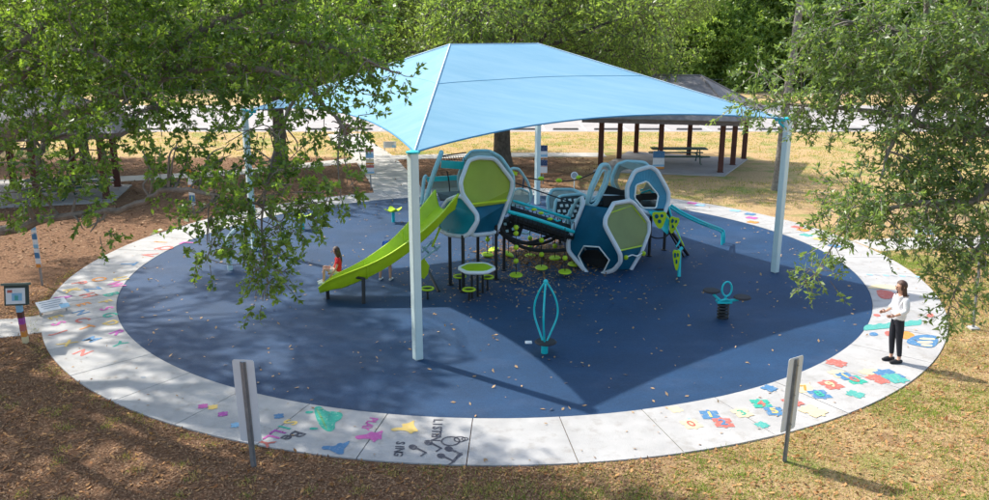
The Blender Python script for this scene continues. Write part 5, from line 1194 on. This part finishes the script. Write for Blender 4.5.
def head_parts(o, hc, fwd, s, hair_len, hair_mat=M_hair):
    """face details and hair around head centre hc, facing fwd"""
    up = Vector((0, 0, 1)); f = fwd.normalized(); r_ = f.cross(up).normalized(); u = r_.cross(f)
    m_ = MB()
    for sx in (-1, 1): m_.ball(hc+f*.088*s+r_*.032*s*sx+u*.005*s, .011*s, 8)
    m_.build('eyes', M_eye, o)
    m_ = MB(); m_.tube([hc+f*.093*s-r_*.02*s-u*.052*s, hc+f*.099*s-u*.05*s, hc+f*.093*s+r_*.02*s-u*.052*s], .006*s, 6); m_.build('mouth', M_lip, o)
    m_ = MB(); rows = 12; n = 18   # hair cap, open at the face
    for i in range(rows):
        for k in range(n): pass
    cap = MB(); cap.ball(hc-f*.016*s+u*.022*s, .108*s, 18, (1, 1, 1.05)); 
    keep = []
    for fc in cap.f:
        c = sum((Vector(cap.v[i]) for i in fc), Vector())/len(fc)-hc
        if c.dot(f) < .035*s or c.dot(u) > .075*s: keep.append(fc)
    cap.f = keep
    strands = MB(); strands.v = cap.v; strands.f = cap.f
    rr = random.Random(5)
    for k in range(26):
        a = math.pi*(k/25)-math.pi/2; side = -f*math.cos(a)*.085*s+r_*math.sin(a)*.09*s
        p0 = hc+side*.9+u*.03*s; p1 = hc+side*1.12-u*.06*s; ln_ = hair_len*(.8+.3*rr.random())
        p2 = hc+side*1.05-f*.03*s-u*(.06*s+ln_*.55)+Vector((rr.uniform(-.015, .015), rr.uniform(-.015, .015), 0)); p3 = hc+side*.8-f*.05*s-u*(.06*s+ln_)+Vector((rr.uniform(-.025, .025), rr.uniform(-.02, .02), 0))
        strands.tube(catmull([p0, p1, p2, p3], 3), [.02*s]*4+[.021*s]*4+[.014*s, .006*s] if True else .02, 5)
    strands.build('hair', hair_mat, o)
# woman
wp = gp(892.5, 361.5, .033); wo = thing('person', wp, 'woman in a white blouse and black leggings standing on the ring with hands in front', 'person')
S = 1.68/1.72; fw = Vector((-.985, -.12, 0)).normalized(); rt = fw.cross(Vector((0, 0, 1)))
def W(f_, r_, z_): return wp+fw*f_*S+rt*r_*S+Vector((0, 0, z_*S))
V = [W(0, 0, .93), W(-.01, 0, 1.10), W(-.02, 0, 1.28), W(-.015, 0, 1.40), W(.0, 0, 1.47), W(.02, 0, 1.54), W(.03, 0, 1.62), W(.02, 0, 1.69),
     W(-.015, .15, 1.38), W(-.02, .20, 1.14), W(.19, .15, 1.04), W(-.015, -.15, 1.38), W(-.02, -.20, 1.14), W(.19, -.15, 1.04),
     W(0, .085, .86), W(.025, .08, .50), W(-.01, .075, .10), W(.03, .075, .05), W(.15, .08, .03), W(0, -.085, .86), W(-.02, -.09, .50), W(-.07, -.10, .10), W(-.03, -.10, .05), W(.09, -.10, .03)]
E_ = [(0, 1), (1, 2), (2, 3), (3, 4), (4, 5), (5, 6), (6, 7), (3, 8), (8, 9), (9, 10), (3, 11), (11, 12), (12, 13), (0, 14), (14, 15), (15, 16), (16, 17), (17, 18), (0, 19), (19, 20), (20, 21), (21, 22), (22, 23)]
Rr = [(.13, .10), (.11, .09), (.125, .1), (.09, .075), .048, .075, .092, .06, .045, .038, .026, .045, .038, .026, .085, .055, .036, .036, .026, .085, .055, .036, .036, .026]
ex = MB(); hand(ex, W(.19, .15, 1.04), fw+Vector((0, 0, -.05)), -rt, S, .6, 1); hand(ex, W(.19, -.15, 1.04), fw+Vector((0, 0, -.05)), rt, S, .6, -1)
hc = W(.03, 0, 1.60); ex.tube([hc+fw*.085, hc+fw*.112-Vector((0, 0, .022)), hc+fw*.09-Vector((0, 0, .03))], [.009, .013, .008], 6)
for s_ in (-1, 1): ex.ball(hc+rt*.09*s_-fw*.005, .022, 8, (.5, .9, 1.3))
skinned('body', V, E_, Rr, M_skin, wo, 2, 0, ex)
# trousers
TV = [W(0, 0, 1.05), W(0, 0, .93), W(0, .085, .86), W(.025, .08, .50), W(-.008, .075, .13), W(0, -.085, .86), W(-.02, -.09, .50), W(-.068, -.10, .13)]
skinned('trousers', TV, [(0, 1), (1, 2), (2, 3), (3, 4), (1, 5), (5, 6), (6, 7)], [(.135, .11), (.14, .115), .098, .066, .047, .098, .066, .047], M_leg, wo, 2, 1)
BV = [W(0, 0, .84), W(-.01, 0, 1.08), W(-.02, 0, 1.28), W(-.015, 0, 1.40), W(-.005, 0, 1.455), W(-.015, .16, 1.38), W(-.02, .205, 1.15), W(.10, .18, 1.09), W(-.015, -.16, 1.38), W(-.02, -.205, 1.15), W(.10, -.18, 1.09)]
skinned('blouse', BV, [(0, 1), (1, 2), (2, 3), (3, 4), (3, 5), (5, 6), (6, 7), (3, 8), (8, 9), (9, 10)], [(.17, .15), (.155, .135), (.155, .13), (.11, .095), (.065, .06), .075, .066, .055, .075, .066, .055], M_blouse, wo, 2, 2)
for f_, r_ in ((.0, .077), (-.06, -.10)):
    m_ = MB(); m_.tube([W(f_-.07, r_, .035), W(f_, r_, .045), W(f_+.1, r_, .038), W(f_+.18, r_, .025)], [.035, .046, .044, .026], 10); m_.build('shoe', M_shoe, wo)
head_parts(wo, hc, fw, .98, .30)
# girl on the slide
gb = P(337.5, 274, 19.35); gz = gb.z-.02
gp0 = Vector((gb.x, 19.4, gz)); go = thing('person', (gp0.x, gp0.y, 0), 'girl in a red T-shirt and cream shorts sitting at the foot of the lime slide', 'person')
f2_ = Vector((-.96, -.28, 0)).normalized(); r2_ = f2_.cross(Vector((0, 0, 1))); q_ = .80
def G(f_, r_, z_): return gp0+f2_*f_*q_+r2_*r_*q_+Vector((0, 0, z_*q_))
V = [G(0, 0, .09), G(-.02, 0, .26), G(-.03, 0, .43), G(-.02, 0, .53), G(0, 0, .61), G(.02, 0, .68), G(.035, 0, .76), G(.02, 0, .83), G(-.02, .15, .50), G(.05, .2, .28), G(.18, .19, .08), G(-.02, -.15, .50), G(.05, -.2, .28), G(.18, -.19, .08),
     G(.08, .09, .10), G(.40, .11, .26), G(.42, .10, -.12), G(.47, .1, -.2), G(.58, .1, -.22), G(.08, -.09, .10), G(.42, -.11, .24), G(.44, -.10, -.14), G(.49, -.1, -.2), G(.60, -.1, -.22)]
Rr = [(.12, .11), (.1, .08), (.12, .09), (.08, .065), .045, .078, .098, .062, .042, .034, .024, .042, .034, .024, .08, .052, .034, .032, .024, .08, .052, .034, .032, .024]; Rr = [tuple(x*q_ for x in r_) if isinstance(r_, tuple) else r_*q_ for r_ in Rr]
ex = MB(); dn = Vector((0, 0, -1)); hand(ex, G(.18, .19, .08), f2_*.6+dn*.8, r2_*-1, q_, .5, 1); hand(ex, G(.18, -.19, .08), f2_*.6+dn*.8, r2_, q_, .5, -1); hc = G(.035, 0, .745)
ex.tube([hc+f2_*.085, hc+f2_*.108-Vector((0, 0, .02)), hc+f2_*.088-Vector((0, 0, .028))], [.008, .012, .007], 6)
skinned('body', V, E_, Rr, M_skin, go, 2, 0, ex)
skinned('t_shirt', [G(0, 0, .10), G(-.02, 0, .26), G(-.03, 0, .43), G(-.02, 0, .52), G(-.01, 0, .575), G(-.02, .16, .50), G(.02, .2, .37), G(-.02, -.16, .50), G(.02, -.2, .37)], [(0, 1), (1, 2), (2, 3), (3, 4), (3, 5), (5, 6), (3, 7), (7, 8)],
        [tuple(x*q_ for x in t_) for t_ in ((.15, .13), (.14, .12), (.145, .12), (.1, .085), (.06, .055), (.07, .07), (.062, .062), (.07, .07), (.062, .062))], M_red, go, 2, 1)
skinned('shorts', [G(-.03, 0, .14), G(.0, 0, .08), G(.1, .09, .11), G(.26, .10, .195), G(.1, -.09, .11), G(.28, -.10, .18)], [(0, 1), (1, 2), (2, 3), (1, 4), (4, 5)], [tuple(x*q_ for x in t_) for t_ in ((.14, .13), (.15, .14), (.1, .1), (.082, .082), (.1, .1), (.082, .082))], M_short, go, 2, 1)
for r_ in (.1, -.1):
    m_ = MB(); m_.tube([G(.42, r_, -.2), G(.5, r_, -.2), G(.62, r_, -.225)], [.03, .036, .022], 8); m_.build('shoe', M_white, go)
head_parts(go, hc, f2_, .86, .1)
m_ = MB(); m_.tube(catmull([hc-f2_*.08, hc-f2_*.11-Vector((0, 0, .1)), hc-f2_*.13-Vector((0, 0, .22)), hc-f2_*.12-Vector((0, 0, .36))], 4), [.03, .028, .026, .025, .024, .024, .023, .022, .021, .02, .018, .014, .008], 8); m_.build('braid', M_hair, go)
# child behind the slide
cpos = gp(386, 280, .02); co = thing('person', cpos, 'child in a bright blue top and black shorts bending behind the slide', 'person')
f3_ = Vector((.3, .95, 0)).normalized(); r3_ = f3_.cross(Vector((0, 0, 1))); c3 = 1.36/1.72
def K_(f_, r_, z_): return cpos+f3_*f_*c3+r3_*r_*c3+Vector((0, 0, z_*c3))
V = [K_(0, 0, .93), K_(.08, 0, 1.06), K_(.22, 0, 1.18), K_(.32, 0, 1.24), K_(.40, 0, 1.23), K_(.46, 0, 1.19), K_(.52, 0, 1.12), K_(.55, 0, 1.05), K_(.30, .15, 1.2), K_(.38, .18, .98), K_(.5, .14, .80), K_(.30, -.15, 1.2), K_(.38, -.18, .98), K_(.5, -.14, .80),
     K_(0, .1, .86), K_(.06, .14, .50), K_(-.02, .17, .10), K_(.03, .17, .05), K_(.13, .17, .03), K_(0, -.1, .86), K_(-.02, -.14, .50), K_(-.09, -.17, .10), K_(-.03, -.17, .05), K_(.08, -.17, .03)]
Rr = [(.13, .11), (.125, .1), (.13, .1), (.09, .075), .055, .09, .11, .07, .05, .043, .032, .05, .043, .032, .09, .06, .042, .04, .032, .09, .06, .042, .04, .032]; Rr = [tuple(x*c3 for x in r_) if isinstance(r_, tuple) else r_*c3 for r_ in Rr]
ex = MB(); dn_ = f3_*.5-Vector((0, 0, 1)); hand(ex, K_(.5, .14, .80), dn_, -r3_, c3*1.1, .4, 1); hand(ex, K_(.5, -.14, .80), dn_, r3_, c3*1.1, .4, -1)
skinned('body', V, E_, Rr, M_skin, co, 2, 0, ex)
skinned('top', [K_(-.02, 0, .93), K_(.06, 0, 1.07), K_(.21, 0, 1.19), K_(.31, 0, 1.25), K_(.37, 0, 1.25), K_(.29, .16, 1.21), K_(.34, .19, 1.07), K_(.29, -.16, 1.21), K_(.34, -.19, 1.07)], [(0, 1), (1, 2), (2, 3), (3, 4), (3, 5), (5, 6), (3, 7), (7, 8)],
        [tuple(x*c3 for x in t_) for t_ in ((.165, .145), (.16, .14), (.16, .135), (.12, .1), (.08, .07), (.08, .08), (.07, .07), (.08, .08), (.07, .07))], M_cobalt, co, 2, 1)
skinned('shorts', [K_(0, 0, .99), K_(0, 0, .90), K_(0, .1, .82), K_(.04, .135, .58), K_(0, -.1, .82), K_(-.015, -.135, .58)], [(0, 1), (1, 2), (2, 3), (1, 4), (4, 5)], [tuple(x*c3 for x in t_) for t_ in ((.15, .14), (.16, .15), (.12, .12), (.1, .1), (.12, .12), (.1, .1))], M_leg, co, 2, 1)
for f_, r_ in ((.02, .17), (-.05, -.17)):
    m_ = MB(); m_.tube([K_(f_-.08, r_, .045), K_(f_, r_, .05), K_(f_+.15, r_, .035)], [.03, .035, .022], 8); m_.build('shoe', M_white, co)
head_parts(co, K_(.51, 0, 1.13), (f3_-Vector((0, 0, .9))).normalized(), .88, .02)
